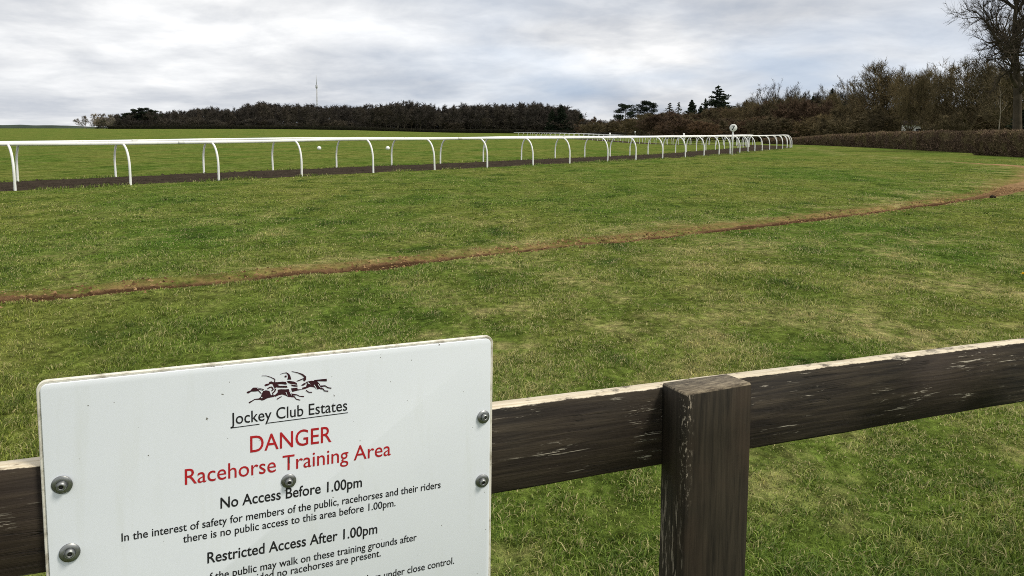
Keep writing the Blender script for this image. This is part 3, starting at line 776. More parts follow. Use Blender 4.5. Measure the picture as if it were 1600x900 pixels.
# ------------------------------------------------------------------ trees
def branch_pts(rng, p, d, L, n, wig, up):
    pts = [np.array(p, float)]; d = np.array(d, float); ds = [d]
    for k in range(n):
        d = d + rng.normal(0, wig, 3) + np.array([0, 0, up]); d /= np.linalg.norm(d)
        pts.append(pts[-1] + d*L/n); ds.append(d)
    return np.array(pts), ds
def side_dir(rng, d, ang):
    a = rng.normal(0, 1, 3); a -= a.dot(d)*d; a /= np.linalg.norm(a)+1e-9
    return d*math.cos(ang) + a*math.sin(ang)
def bare_tree(seed, H=1., trunk=.30, r0=.022, n1=9, n2=6, n3=4, l1=.48, l2=.5, l3=.5, ang=(.35, .95), wig=.14, up=.05, twigs=5, tw_l=.06, tw_w=.006, first=.22, stems=1, spread=1., lean=0.):
    """a leafless tree of height about H: returns trunk (with the main limbs) and crown (branches and twigs)"""
    rng = np.random.default_rng(seed); A = Buf(); B = Buf()
    tw_p, tw_d = [], []
    def twig(pts, ds, m):
        for _ in range(m):
            k = rng.integers(max(1, len(pts)//3), len(pts)); tw_p.append(pts[k]); tw_d.append(side_dir(rng, ds[k], rng.uniform(.1, .9)))
    for st in range(stems):
        d0 = np.array([lean, 0, 1.]) if stems == 1 else np.array([rng.normal(0, .28*spread), rng.normal(0, .28*spread), 1.])
        pts, ds = branch_pts(rng, (rng.normal(0, .01)*(stems > 1), rng.normal(0, .01)*(stems > 1), -.02), d0/np.linalg.norm(d0), H*rng.uniform(.8, .95), 10, wig*.35, .04)
        A.tube(pts, np.linspace(r0, r0*.16, len(pts))*H*np.r_[1.35, np.ones(len(pts)-1)], 7)
        twig(pts[5:], ds[5:], twigs*2)
        for a in range(n1):
            t = first + (1-first)*(a+rng.uniform(0, .9))/n1; k = min(len(pts)-2, int(t*(len(pts)-1))); f = t*(len(pts)-1)-k
            p = pts[k]*(1-f)+pts[k+1]*f; L = H*l1*(1-.60*max(0., (t-.35)/.65))*rng.uniform(.75, 1.2)
            d = side_dir(rng, ds[k], rng.uniform(*ang)*spread); 
            q, qd = branch_pts(rng, p, d, L, 6, wig, up); r = r0*H*(.62-.42*t)
            A.tube(q, np.linspace(r, r*.22, 7), 5); twig(q, qd, twigs)
            for b_ in range(n2):
                k2 = rng.integers(1, 7); L2 = L*l2*rng.uniform(.6, 1.2)*(1.15-.09*k2)
                q2, d2 = branch_pts(rng, q[k2], side_dir(rng, qd[k2], rng.uniform(.3, 1.0)), L2, 5, wig*1.25, up)
                r2 = r*(.50-.05*k2); B.tube(q2, np.linspace(max(r2, .0013*H), max(r2*.25, .0007*H), 6), 4); twig(q2, d2, twigs)
                for c_ in range(n3):
                    k3 = rng.integers(1, 6); q3, d3 = branch_pts(rng, q2[k3], side_dir(rng, d2[k3], rng.uniform(.3, 1.0)), L2*l3*rng.uniform(.6, 1.2), 3, wig*1.4, up)
                    B.tube(q3, np.linspace(max(r2*.4, .0009*H), .0005*H, 4), 3, False); twig(q3, d3, twigs)
    if tw_p:
        P = np.array(tw_p); D = np.array(tw_d); n = len(P); L = H*tw_l*rng.uniform(.5, 1.3, n)[:, None]
        D = D + np.array([0, 0, .25]); D /= np.linalg.norm(D, axis=1)[:, None]
        S = np.cross(D, rng.normal(0, 1, (n, 3))); S /= np.linalg.norm(S, axis=1)[:, None]+1e-9; w = H*tw_w*rng.uniform(.7, 1.3, n)[:, None]
        mid = P + D*L*.55 + rng.normal(0, .12, (n, 3))*L
        V = np.stack([P-S*w*.5, P+S*w*.5, mid+S*w*.35, mid-S*w*.35, P+D*L], 1).reshape(-1, 3); i = np.arange(n)[:, None]*5
        B.add(V, i+np.array([[0, 1, 2, 3]]), i+np.array([[3, 2, 4]]))
    return A.mesh('trunk', True), B.mesh('crown')
def needles(B, rng, c, rx, ry, rz, n, size):
    """a loose clump of small faces filling a flattened ellipsoid"""
    p = rng.normal(0, 1, (n, 3)); p /= np.linalg.norm(p, axis=1)[:, None]; p *= rng.uniform(.25, 1., n)[:, None]**.5
    p = p*np.array([rx, ry, rz])+np.array(c)
    a = rng.normal(0, 1, (n, 3)); a[:, 2] *= .6; a /= np.linalg.norm(a, axis=1)[:, None]
    s = np.cross(a, rng.normal(0, 1, (n, 3))); s /= np.linalg.norm(s, axis=1)[:, None]; L = size*rng.uniform(.6, 1.5, n)[:, None]
    V = np.stack([p-a*L, p+s*L*.45, p+a*L, p-s*L*.45], 1).reshape(-1, 3)
    B.add(V, np.arange(n)[:, None]*4+np.array([[0, 1, 2, 3]]))
def pine_tree(seed, W=.42, base=.45, n=13, flat=.26):
    """a Scots pine / cedar outline: bare stem, flat-topped tiers of dark foliage; height 1"""
    rng = np.random.default_rng(seed); A = Buf(); B = Buf()
    pts, ds = branch_pts(rng, (0, 0, -.02), (0, 0, 1), .97, 9, .035, .03); A.tube(pts, np.linspace(.020, .006, 10), 7)
    for k in range(n):
        t = base + (1-base)*(k+.5)/n; p = pts[min(9, int(t*9.3))]; a = k*2.4+rng.uniform(-.4, .4)
        reach = W*(1-.55*((t-base)/(1-base))**1.6)*rng.uniform(.65, 1.05)
        e = np.array([math.cos(a)*reach, math.sin(a)*reach, t + .03 + .04*rng.uniform(-1, 1)]); e[:2] += p[:2]
        A.tube([p*np.array([1, 1, 0])+np.array([0, 0, t-.03]), (p*np.array([1, 1, 0])+np.array([0, 0, t-.03])+e)/2+np.array([0, 0, .01]), e], [.006, .004, .002], 4)
        for m in range(4):
            f = .45+.55*m/3.; c = np.array([0, 0, t])*(1-f)+e*f; c[:2] += rng.normal(0, .02, 2)
            needles(B, rng, c, .10, .10, .032+.10*flat, 170, .014)
    needles(B, rng, (pts[-1][0], pts[-1][1], .955), .17, .17, .055, 500, .014)
    return A.mesh('trunk', True), B.mesh('crown')
def conifer(seed, W=.24, n=70, base=.06, ragged=.35, size=.016, droop=-.25, dens=60):
    rng = np.random.default_rng(seed); A = Buf(); B = Buf()
    A.tube([(0, 0, -.02), (0.004, 0, .5), (0, 0, .98)], [.018, .011, .003], 7)
    for k in range(n):
        t = base+(1-base)*(k+rng.uniform(0, 1))/n; a = k*2.399; reach = W*(1-t)**.8*rng.uniform(1-ragged, 1+ragged*.6)+.012
        for m in range(3):
            f = (m+1)/3.; c = (math.cos(a)*reach*f, math.sin(a)*reach*f, t+droop*reach*f*f+.015)
            needles(B, rng, c, reach*.28+.012, reach*.28+.012, .014+reach*.08, max(8, int(dens*reach/W)), size)
    return A.mesh('trunk', True), B.mesh('crown')
def ivy_add(me_crown, seed, n=3000):
    return me_crown

M_bark_far = make_bark('grey_brown_wood', (.034, .030, .025), (.082, .072, .060))
M_bark_oak = make_bark('oak_wood', (.038, .031, .023), (.095, .076, .055))
M_bark_olive = make_bark('olive_brown_wood', (.055, .045, .024), (.140, .112, .062))
M_bark_red = make_bark('red_brown_twigs', (.052, .034, .022), (.110, .072, .046))
M_bark_pale = make_bark('pale_birch_twigs', (.16, .14, .115), (.30, .27, .23))
M_needle = make_bark('dark_needles', (.008, .014, .008), (.020, .030, .015))
M_needle_soft = make_bark('grey_green_needles', (.030, .036, .022), (.060, .066, .040))
PROTO = {}
def proto(key, pair, m_trunk, m_crown, name):
    PROTO[key] = (name, pair[0], pair[1]); pair[0].materials.append(m_trunk); pair[1].materials.append(m_crown)
for k in range(5):
    proto('far%d' % k, bare_tree(100+k, r0=.012, n1=16, n2=6, n3=3, l1=.36, l2=.5, twigs=4, tw_l=.075, tw_w=.006, first=.20, wig=.12, up=.09, ang=(.3, .8)), M_bark_far, M_bark_far, 'bare_tree')
for k in range(3):
    proto('shrub%d' % k, bare_tree(140+k, r0=.018, n1=8, n2=6, n3=4, l1=.55, l2=.55, twigs=5, tw_l=.12, tw_w=.010, first=.08, stems=4, spread=1.25, wig=.16, up=.04), M_bark_olive, M_bark_olive, 'shrub')
    proto('redshrub%d' % k, bare_tree(150+k, r0=.018, n1=8, n2=6, n3=4, l1=.55, l2=.55, twigs=6, tw_l=.12, tw_w=.010, first=.06, stems=4, spread=1.2, wig=.16, up=.04), M_bark_red, M_bark_red, 'shrub')
for k in range(3):
    proto('farshrub%d' % k, bare_tree(160+k, r0=.018, n1=8, n2=6, n3=3, l1=.55, l2=.55, twigs=5, tw_l=.12, tw_w=.010, first=.08, stems=4, spread=1.25, wig=.16, up=.04), M_bark_far, M_bark_far, 'shrub')
for k in range(4):
    proto('bushy%d' % k, bare_tree(170+k, r0=.020, n1=13, n2=7, n3=5, l1=.58, l2=.52, l3=.55, twigs=5, tw_l=.085, tw_w=.0042, first=.14, stems=2, spread=1.05, wig=.13, up=.075, ang=(.35, 1.0)), M_bark_olive, M_bark_olive, 'bare_tree')
for k in range(3):
    proto('slim%d' % k, bare_tree(180+k, r0=.014, n1=11, n2=4, n3=2, l1=.40, l2=.45, twigs=2, tw_l=.05, tw_w=.004, first=.30, wig=.10, up=.16, ang=(.2, .5)), M_bark_far, M_bark_far, 'bare_tree')
proto('oak', bare_tree(303, r0=.029, n1=20, n2=11, n3=9, l1=.30, l2=.62, l3=.58, twigs=7, tw_l=.045, tw_w=.0014, first=.30, wig=.20, up=.05, ang=(.5, 1.15)), M_bark_oak, M_bark_oak, 'oak_tree')
proto('birch', bare_tree(231, r0=.014, n1=14, n2=5, n3=4, l1=.40, l2=.5, twigs=5, tw_l=.09, tw_w=.007, first=.2, stems=2, wig=.12, up=.06), M_bark_pale, M_bark_pale, 'birch_tree')
proto('whitestem', bare_tree(236, r0=.010, n1=9, n2=4, n3=2, l1=.26, l2=.5, twigs=3, tw_l=.05, tw_w=.004, first=.4, wig=.10, up=.1), M_bark_pale, M_bark_olive, 'birch_tree')
proto('pine0', pine_tree(241), M_bark_far, M_needle, 'pine_tree')
proto('pine1', pine_tree(244, W=.40, base=.42, n=15, flat=.30), M_bark_far, M_needle, 'pine_tree')
proto('fir0', conifer(251), M_bark_far, M_needle, 'fir_tree')
proto('fir1', conifer(252, W=.40, n=46, base=.1, ragged=.95, droop=.10, dens=90, size=.02), M_bark_far, M_needle, 'fir_tree')
proto('fir2', conifer(253, W=.15, n=80, base=.05), M_bark_far, M_needle, 'fir_tree')
proto('soft', conifer(254, W=.22, n=45, ragged=.5, dens=26), M_bark_far, M_needle_soft, 'larch_tree')
proto('yew', conifer(255, W=.42, n=90, base=.02, ragged=.5, droop=.1, dens=90, size=.022), M_bark_far, M_needle, 'yew_tree')
rt = random.Random(77)
def plant(key, px, top, Y, label, wide=1., group=None, cat=None, base=None):
    """a tree standing on the ground at distance Y whose top reaches photo row top"""
    name, mt, mc = PROTO[key]; p = at_y(px, Y); z = float(base_z(p.x, p.y)); h = z_of(top, Y) - z
    root = empty(name, (p.x, p.y, z), label, cat or {'shrub': 'shrub'}.get(name, 'tree'), group, rt.uniform(0, 6.28))
    root.scale = (h*wide, h*wide, h)
    for nm, me in (('trunk', mt), ('crown', mc)):
        o = bpy.data.objects.new(nm if name != 'shrub' else {'trunk': 'stems', 'crown': 'twigs'}[nm], me); COL.objects.link(o); o.parent = root
    return root
# --- the long wood beyond the field
prof_x = [137, 155, 175, 200, 215, 232, 262, 300, 330, 372, 400, 415, 450, 520, 600, 650, 690, 740, 800, 830, 870, 890, 915]
prof_y = [186, 180, 179, 180, 177, 176, 176, 174, 169, 172, 164, 162, 166, 167, 166, 161, 169, 167, 165, 164, 167, 169, 178]
G = 'trees of the long wood beyond the field'
LB = 'bare brown tree packed into the long dark wood beyond the field'
for row, (Y, dz, st) in enumerate(((548, 3.0, 9.), (564, 1.0, 9.))):
    px = 180 + row*3
    while px < 905:
        top = np.interp(px, prof_x, prof_y) + dz + rt.choice((-3.5, -2, -1, 0, 1, 2.5, 4, 5))
        plant('far%d' % rt.randrange(5), px, top, Y + rt.uniform(-6, 6), LB, rt.uniform(1.05, 1.5), G)
        px += st*rt.uniform(.7, 1.3)
def far_mass():
    ps = [bare_tree(120+k, r0=.013, n1=12, n2=4, n3=0, l1=.34, l2=.5, twigs=5, tw_l=.11, tw_w=.016, first=.16, wig=.12, up=.09, ang=(.3, .8)) for k in range(3)]
    data = []
    for a, c in ps:
        for me in (a, c):
            me.calc_loop_triangles(); v = np.empty(len(me.vertices)*3); me.vertices.foreach_get('co', v)
            t = np.empty(len(me.loop_triangles)*3, int); me.loop_triangles.foreach_get('vertices', t); data.append((v.reshape(-1, 3), t.reshape(-1, 3)))
    b = Buf()
    for Y in (574, 584, 596, 608, 622, 638):
        px = 190 + rt.uniform(0, 8)
        while px < 905:
            top = np.interp(px, prof_x, prof_y) + rt.uniform(-1.5, 4.); p = at_y(px, Y); z = float(base_z(p.x, p.y)); h = z_of(top, Y)-z
            k = rt.randrange(3); a = rt.uniform(0, 6.28); c, sn = math.cos(a), math.sin(a); w = h*rt.uniform(1.1, 1.6)
            for v, t in (data[2*k], data[2*k+1]):
                b.add(np.stack([(v[:, 0]*c-v[:, 1]*sn)*w+p.x, (v[:, 0]*sn+v[:, 1]*c)*w+p.y, v[:, 2]*h+z], 1), None, t)
            px += rt.uniform(8, 14)
    o = b.build('far_wood', M_bark_far); tag(o, 'dark brown mass of bare trees behind the front rows of the long wood', 'wood', None, 'stuff')
far_mass()
GU = 'undergrowth along the foot of the long wood'
px = 160
while px < 912:
    plant('farshrub%d' % rt.randrange(3), px, rt.uniform(184, 193), 540 + rt.uniform(-4, 60), 'low brown undergrowth shrub at the foot of the long wood', rt.uniform(1.5, 2.3), GU)
    px += rt.uniform(5, 8)
for k, (px, top) in enumerate(((144, 182), (157, 179), (170, 179), (184, 180))):
    plant('birch', px, top, 536, ('pale grey bare tree at the very left end of the far wood', 'pale twiggy tree second from the left end of the far wood', 'pale twiggy tree third from the left end of the far wood', 'pale twiggy tree where the pale trees meet the dark wood')[k], 1.25)
for px, top, lab in ((222, 172, 'dark pine rising from the left part of the far wood'), (233, 170, 'tallest dark pine in the left part of the far wood'), (206, 178, 'small dark pine near the pale trees of the far wood'), (246, 173, 'dark pine right of the tallest one in the left part of the far wood')):
    plant('pine%d' % (px % 2), px, top, 552, lab, 1.2)
plant('fir2', 906, 178, 520, 'narrow black evergreen closing the right end of the far wood', 1.5)
plant('yew', 876, 166, 532, 'dark ivy clad tree near the right end of the far wood', .8)
plant('yew', 862, 172, 535, 'dark evergreen left of the ivy clad tree in the far wood', .7)
plant('yew', 1090, 167, 288, 'dark rounded evergreen filling between the broad and the slim fir', .8)
plant('yew', 1119, 162, 284, 'dark rounded evergreen at the foot of the tallest fir', .7)
# --- woods behind the bend of the rails
GB = 'brown thicket behind the white rails'
def thicket(x0, x1, step, tops, Y0, Y1, keys, label, group, wide=(1., 1.5)):
    px = x0
    while px < x1:
        t = np.interp(px, *tops) + rt.uniform(-2.5, 3.5)
        plant(keys[rt.randrange(len(keys))], px, t, rt.uniform(Y0, Y1), label, rt.uniform(*wide), group); px += step*rt.uniform(.7, 1.3)
sh, rs, by = ['shrub0', 'shrub1', 'shrub2'], ['redshrub0', 'redshrub1', 'redshrub2'], ['bushy0', 'bushy1', 'bushy2', 'bushy3']
thicket(908, 990, 7, ([900, 990], [187, 187]), 420, 470, ['far0', 'far1', 'far2', 'redshrub0'], 'small bare tree in the low distant wood right of the gap', 'low wood right of the gap', (1.2, 1.8))
thicket(905, 1010, 9, ([900, 1000], [196, 190]), 330, 390, rs + sh, 'rusty brown bush in the low thicket right of the gap', 'rusty bushes right of the gap', (1.3, 1.9))
plant('pine0', 975, 165, 330, 'lower of the two flat topped dark pines against the sky', 1.12)
plant('pine1', 1010, 160, 330, 'taller of the two flat topped dark pines against the sky', 1.0)
plant('soft', 1042, 163, 300, 'feathery grey green conifer right of the two pines', 1.7)
plant('soft', 1056, 162, 305, 'slender grey green conifer with a thin leader left of the dark firs', 1.3)
plant('yew', 1076, 158, 290, 'broad round topped dark evergreen left of the tallest fir behind the rails', .75)
plant('fir0', 1097, 156, 292, 'slim dark fir beside the tallest fir behind the rails', .8)
plant('fir1', 1116, 138, 280, 'tallest ragged dark fir behind the white rails', 1.25)
plant('fir1', 1125, 149, 276, 'dark ragged fir just right of the tallest fir', 1.2)
plant('yew', 1160, 158, 262, 'dark spreading evergreen left of the thin bare poplars', .55)
thicket(1000, 1160, 9, ([1000, 1160], [182, 173]), 210, 270, rs + sh + ['bushy0'], 'brown winter bush in the thicket behind the rails', GB, (1.1, 1.6))
thicket(1145, 1330, 8, ([1145, 1200, 1330], [171, 160, 155]), 170, 250, rs + by, 'bare russet tree in the thicket behind the numbered marker', 'russet trees behind the numbered marker', (.8, 1.2))
thicket(1040, 1300, 10, ([1040, 1300], [191, 184]), 150, 200, sh + rs, 'dense low brown bush at the foot of the thicket', 'low bushes at the foot of the thicket', (1.2, 1.9))
thicket(1152, 1335, 17, ([1150, 1200, 1335], [163, 152, 148]), 200, 255, ['far0', 'far1', 'far2', 'bushy2'], 'taller bare brown tree standing up out of the russet thicket', 'taller trees in the russet thicket', (.7, 1.))
for px, top, lab in ((1184, 133, 'tall thin bare tree above the thicket, leftmost of its row'), (1198, 141, 'thin bare tree second in the row above the thicket'), (1212, 129, 'tallest thin bare tree of the row above the thicket'), (1222, 138, 'thin bare tree fourth in the row above the thicket'), (1231, 131, 'thin bare tree at the right end of the row above the thicket'), (1246, 148, 'short thin bare tree beside the round dark conifer')):
    plant('slim%d' % (px % 3), px, top, 225, lab, 1.15)
plant('fir0', 1291, 141, 205, 'pointed dark conifer left of the pair of thin trees', 1.0)
plant('yew', 1262, 152, 215, 'rounded dark evergreen left of the pointed conifer', .5)
plant('slim0', 1319, 125, 170, 'thin bare tree with few branches, left of a pair against the sky', 1.3)
plant('slim2', 1333, 120, 168, 'thin bare tree with few branches, right of a pair against the sky', 1.3)
plant('fir0', 1312, 160, 175, 'small dark evergreen at the foot of the pair of thin trees', 1.3)
# --- bushy trees behind the hedge
big = ((1352, 128, 128, 'bushy bare tree behind the hedge, farthest left of the large ones'), (1378, 113, 122, 'large rounded bare tree behind the hedge with a dense twiggy top'), (1408, 126, 120, 'bare tree behind the hedge between the two large rounded ones'), (1437, 116, 112, 'large bare tree standing over the white building'),
       (1470, 116, 104, 'bushy bare tree behind the hedge left of the pale trunked one'), (1497, 108, 98, 'pale trunked spreading bare tree behind the hedge'), (1528, 118, 104, 'bare tree behind the hedge left of the thin pale stem'), (1556, 122, 110, 'bare tree behind the hedge just left of the great oak'), (1585, 112, 90, 'dense bare tree under the branches of the great oak'), (1622, 118, 84, 'dense bare tree to the right of the great oak'))
for k, (px, top, Y, lab) in enumerate(big):
    plant('bushy%d' % (k % 4), px, top, Y, lab, rt.uniform(.95, 1.1))
thicket(1300, 1760, 12, ([1300, 1640], [172, 164]), 118, 150, by + sh, 'bare olive brown tree in the dense back row behind the hedge', 'back row of trees behind the hedge', (.9, 1.3))
thicket(1290, 1400, 12, ([1290, 1400], [186, 182]), 112, 130, sh, 'low olive bush behind the far part of the hedge', 'olive bushes behind the hedge', (1., 1.5))
thicket(1456, 1640, 13, ([1450, 1640], [184, 178]), 92, 116, sh, 'low brown bush behind the near part of the hedge', 'brown bushes behind the hedge', (1., 1.5))
plant('whitestem', 1550, 118, 84, 'thin pale stemmed tree between the bare trees near the great oak', .9)
plant('yew', 1588, 172, 66, 'added dark evergreen bush standing in for the shadow beneath the great oak', 1.1)  # added bush, its dark mass stands in for shadow under the tree
plant('oak', 1580, -95, 62, 'great bare oak with crooked limbs at the right edge', .80)

# ------------------------------------------------------------------ hedges
def make_hedge_mat(name, a, b_, c):
    m = Mat(name, .9, .12)
    t = m.attr('tint'); n = m.noise(m.pos, .9, 5, .65)
    col = m.mix(m.ramp(t, (0., 0.), (1., 1.)), a, b_); col = m.mix(m.ramp(n, (.45, 0.), (.68, .8)), col, c)
    m.color(col); return m.m
M_hedge = make_hedge_mat('winter_hedge', (.050, .033, .022), (.215, .150, .100), (.155, .130, .058))
M_hedge_dark = make_hedge_mat('dark_hedge', (.012, .011, .008), (.034, .028, .018), (.028, .030, .014))
def hedge(name, ctrl, heights, width, label, cat, n_leaf, size, mat, seed, back=1):
    """a clipped hedge: twiggy core with many small leaf faces and upright shoots; ctrl is its front foot line"""
    Q = spline(ctrl, .5, 3); T, Nn = normals(Q); Nn = -Nn*back; n = len(Q); rng = np.random.default_rng(seed)
    s = np.arange(n)*.5; H = np.interp(s/s[-1], np.linspace(0, 1, len(heights)), heights)
    zb = base_z(Q[:, 0], Q[:, 1])
    prof = [(.10, -.1), (.02, .25), (.0, .6), (.05, .9), (.16, 1.), (.5, 1.03), (.84, 1.), (.95, .9), (1., .6), (.98, .25), (.9, -.1)]
    b = Buf(); k = len(prof); rows = []
    for j, (w, h) in enumerate(prof):
        lump = .16*fbm(s*.7+j*1.7, s*0+j, seed, 3) + .10*fbm(s*2.3, s*0+j*.7, seed+4, 2)
        ww = w*width + lump*(1 if w < .5 else -1)*.8; hh = h*H*(1+.08*fbm(s*.5, s*0+5, seed+9, 2)) + lump*.35*(h > .8)
        rows.append(np.stack([Q[:, 0]+Nn[:, 0]*ww, Q[:, 1]+Nn[:, 1]*ww, zb+hh], 1))
    V = np.stack(rows, 1); i = np.arange(n-1)[:, None]*k; jj = np.arange(k-1)[None]
    caps = [(0, a, a+1) for a in range(1, k-1)] + [((n-1)*k, (n-1)*k+a+1, (n-1)*k+a) for a in range(1, k-1)]
    b.add(V.reshape(-1, 3), np.stack([i+jj, i+jj+1, i+k+jj+1, i+k+jj], -1).reshape(-1, 4), caps, 0.05)
    # leaf faces on the skin
    a = rng.uniform(0, n-1.001, n_leaf); c = rng.uniform(0, k-1.001, n_leaf); c = np.where(rng.random(n_leaf) < .65, rng.uniform(.3, 5.5, n_leaf), c)
    ai, ci = a.astype(int), c.astype(int); u, v = (a-ai)[:, None], (c-ci)[:, None]
    p = (V[ai, ci]*(1-u)+V[ai+1, ci]*u)*(1-v)+(V[ai, ci+1]*(1-u)+V[ai+1, ci+1]*u)*v
    cen = np.stack([Q[ai, 0]+Nn[ai, 0]*width*.5, Q[ai, 1]+Nn[ai, 1]*width*.5, zb[ai]+H[ai]*.5], 1)
    o = p-cen; o /= np.linalg.norm(o, axis=1)[:, None]
    p = p + o*rng.normal(.02, .06, n_leaf)[:, None]
    d = rng.normal(0, 1, (n_leaf, 3)) + np.array([0, 0, 1.3]) + o*.7; d /= np.linalg.norm(d, axis=1)[:, None]
    sd = np.cross(d, rng.normal(0, 1, (n_leaf, 3))); sd /= np.linalg.norm(sd, axis=1)[:, None]
    L = size*rng.uniform(.5, 1.6, n_leaf)[:, None]; W = L*rng.uniform(.12, .34, n_leaf)[:, None]
    b.add(np.stack([p-d*L, p+sd*W, p+d*L, p-sd*W], 1).reshape(-1, 3), np.arange(n_leaf)[:, None]*4+np.array([[0, 1, 2, 3]]), None, np.repeat(rng.random(n_leaf), 4))
    return tag(b.build(name, mat), label, cat)
hedge('hedge', [(29.0, 28), (30.2, 40), (31.0, 48), (31.7, 55.5)], [1.66, 1.62, 1.54, 1.47], 2.2, 'thick clipped brown hedge at the right edge, the nearer piece', 'hedge', 42000, .075, M_hedge, 3)
hedge('hedge', [(34.6, 58), (34.2, 64), (35.1, 73), (37.6, 94), (39.4, 110), (42, 135)], [1.50, 1.44, 1.30, 1.05, .82, .84], 1.9, 'long low brown hedge running away beyond the gap on the right', 'hedge', 60000, .085, M_hedge, 5)
hedge('hedge', [(46, 140), (52, 185), (50, 235), (42, 290), (30, 340)], [1.1, 1.2, 1.3, 1.3, 1.2], 2.0, 'low blackish hedge at the foot of the thicket behind the rails', 'hedge', 30000, .16, M_hedge_dark, 7)
_p = [at_y(x, 520 + 3*math.sin(x*.02)) for x in range(176, 900, 24)][::-1]
hedge('hedge', [(p.x, p.y) for p in _p], [2.0, 2.6, 1.8, 2.3, 2.0, 2.6, 1.9], 3.0, 'low dark hedge along the front of the long wood beyond the field', 'hedge', 30000, .35, M_hedge_dark, 9)

# ------------------------------------------------------------------ small far things
def hut():
    Y = 106.; p = at_y(1425, Y); z = float(base_z(p.x, p.y)); ang = math.atan2(-p.x, p.y)*.8
    root = empty('hut', (p.x, p.y, z), 'white walled low building glimpsed between trunks behind the hedge', 'building', None, ang)
    M_wall = plain('white_render', (.80, .79, .74), .8, .2, 0, .06, 2); M_roof = plain('dark_roof', (.030, .022, .016), .8, .2, 0, .2, 3); M_glass = plain('dark_glass', (.015, .017, .018), .15, .5)
    b = Buf(); w, d, h, r = 1.8, 1.5, 2.6, 2.95
    b.add([(-w,-d,-.2),(w,-d,-.2),(w,d,-.2),(-w,d,-.2),(-w,-d,h),(w,-d,h),(w,d,h),(-w,d,h),(-w,0,r),(w,0,r)], [(0,1,5,4),(2,3,7,6),(1,2,6,5),(3,0,4,7)], [(5,6,9),(7,4,8)])
    b.build('wall', M_wall, root)
    b = Buf(); e = .25
    for sg in (-1, 1):
        b.add([(-w-e, sg*(d+e), h-.12), (w+e, sg*(d+e), h-.12), (w+e, 0, r+.08), (-w-e, 0, r+.08), (-w-e, sg*(d+e), h-.02), (w+e, sg*(d+e), h-.02), (w+e, 0, r+.18), (-w-e, 0, r+.18)], [(0,1,2,3),(4,5,6,7),(0,1,5,4),(1,2,6,5),(3,0,4,7)])
    b.build('roof', M_roof, root)
    for x0, x1, z0, z1, nm in ((-.35, .35, 1.1, 2.0, 'window'), (.95, 1.55, 1.1, 2.0, 'window'), (-1.5, -.8, 0., 2.05, 'door')):
        b = Buf(); b.box((x0, -d-.03, z0), (x1, -d+.02, z1)); b.build(nm, M_glass if nm == 'window' else M_roof, root)
hut()
plant('bushy1', 1414, 128, 98, 'bare bushy tree standing close before the white building, the left one', .6)
plant('bushy3', 1433, 124, 98, 'bare bushy tree standing close before the white building, the right one', .6)
def white_post(px, y0, y1, Y, r, name, label, cat, group=None):
    p = at_y(px, Y); z = float(base_z(p.x, p.y)); top = z_of(y0, Y)
    b = Buf(); b.tube([(0, 0, -.2), (0, 0, (top-z)*.6), (0, 0, top-z-.02), (0, 0, top-z)], [r, r, r, r*.6], 10)
    o = b.build(name, M_white, None, True); o.location = (p.x, p.y, z); return tag(o, label, cat, group)
white_post(1598.3, 171, 202, 57, .075, 'white_pole', 'white upright pole beyond the hedge at the right edge', 'pole')
white_post(951, 207.5, 214, 175, .16, 'white_post', 'stubby white post on the field left of the thicket, seen over the rails', 'post')
white_post(1065, 208, 214, 150, .14, 'white_post', 'stubby white post beside the far rails below the dark firs', 'post')
def boards():
    for px, py, w, lab in ((1012, 206, .5, 'small white board in front of the thicket, under the taller pine'), (1048, 208.5, .8, 'small white board in front of the thicket, under the feathery conifers'), (990, 207, .35, 'tiny white board in front of the thicket, under the lower pine')):
        Y = 215.; p = at_y(px, Y); zb = float(base_z(p.x, p.y)); zt = z_of(py-2, Y)
        root = empty('white_board', (p.x, p.y, zb), lab, 'board', 'white boards before the thicket')
        b = Buf(); b.box((-w/2, -.03, zt-zb-.6), (w/2, .03, zt-zb)); b.build('panel', M_white, root)
        b = Buf(); b.tube([(0, .08, -.1), (0, .08, zt-zb-.05)], .04, 6); b.build('leg', M_white, root)
boards()
def mast():
    Y = 1500.; p = at_y(500.6, Y); z = float(base_z(p.x, p.y))-2; top = z_of(119, Y); mid = z_of(134, Y); bot = z
    root = empty('radio_mast', (p.x, p.y, z), 'slender grey radio mast standing far behind the long wood', 'mast')
    m = plain('mast_steel_hazed', (.42, .43, .45), .6, .3, .3, .1, .1)  # steel grey lightened so the colour carries the distance haze
    b = Buf(); r = 1.5; hh = mid-z; cs = [(r*math.cos(a), r*math.sin(a)) for a in (.5, 2.6, 4.7)]
    for x, y in cs: b.tube([(x, y, 0), (x*.7, y*.7, hh)], .30, 5)
    nb = 34
    for k in range(nb):
        f0, f1 = k/nb, (k+1)/nb
        for q in range(3):
            x0, y0 = cs[q]; x1, y1 = cs[(q+1) % 3]; s0, s1 = 1-.3*f0, 1-.3*f1
            b.tube([(x0*s0, y0*s0, hh*f0), (x1*s1, y1*s1, hh*f1)], .13, 4, False)
    b.build('lattice', m, root)
    b = Buf(); b.tube([(0, 0, hh-1), (0, 0, hh+8), (0, 0, top-z)], [.55, .5, .30], 8); b.build('aerial', m, root)
    b = Buf()
    b.lathe([(.1, hh-6), (1.9, hh-6), (2.0, hh-4.5), (2.0, hh-1), (1.8, hh), (.1, hh)], 12); b.build('antenna_drum', m, root)
mast()

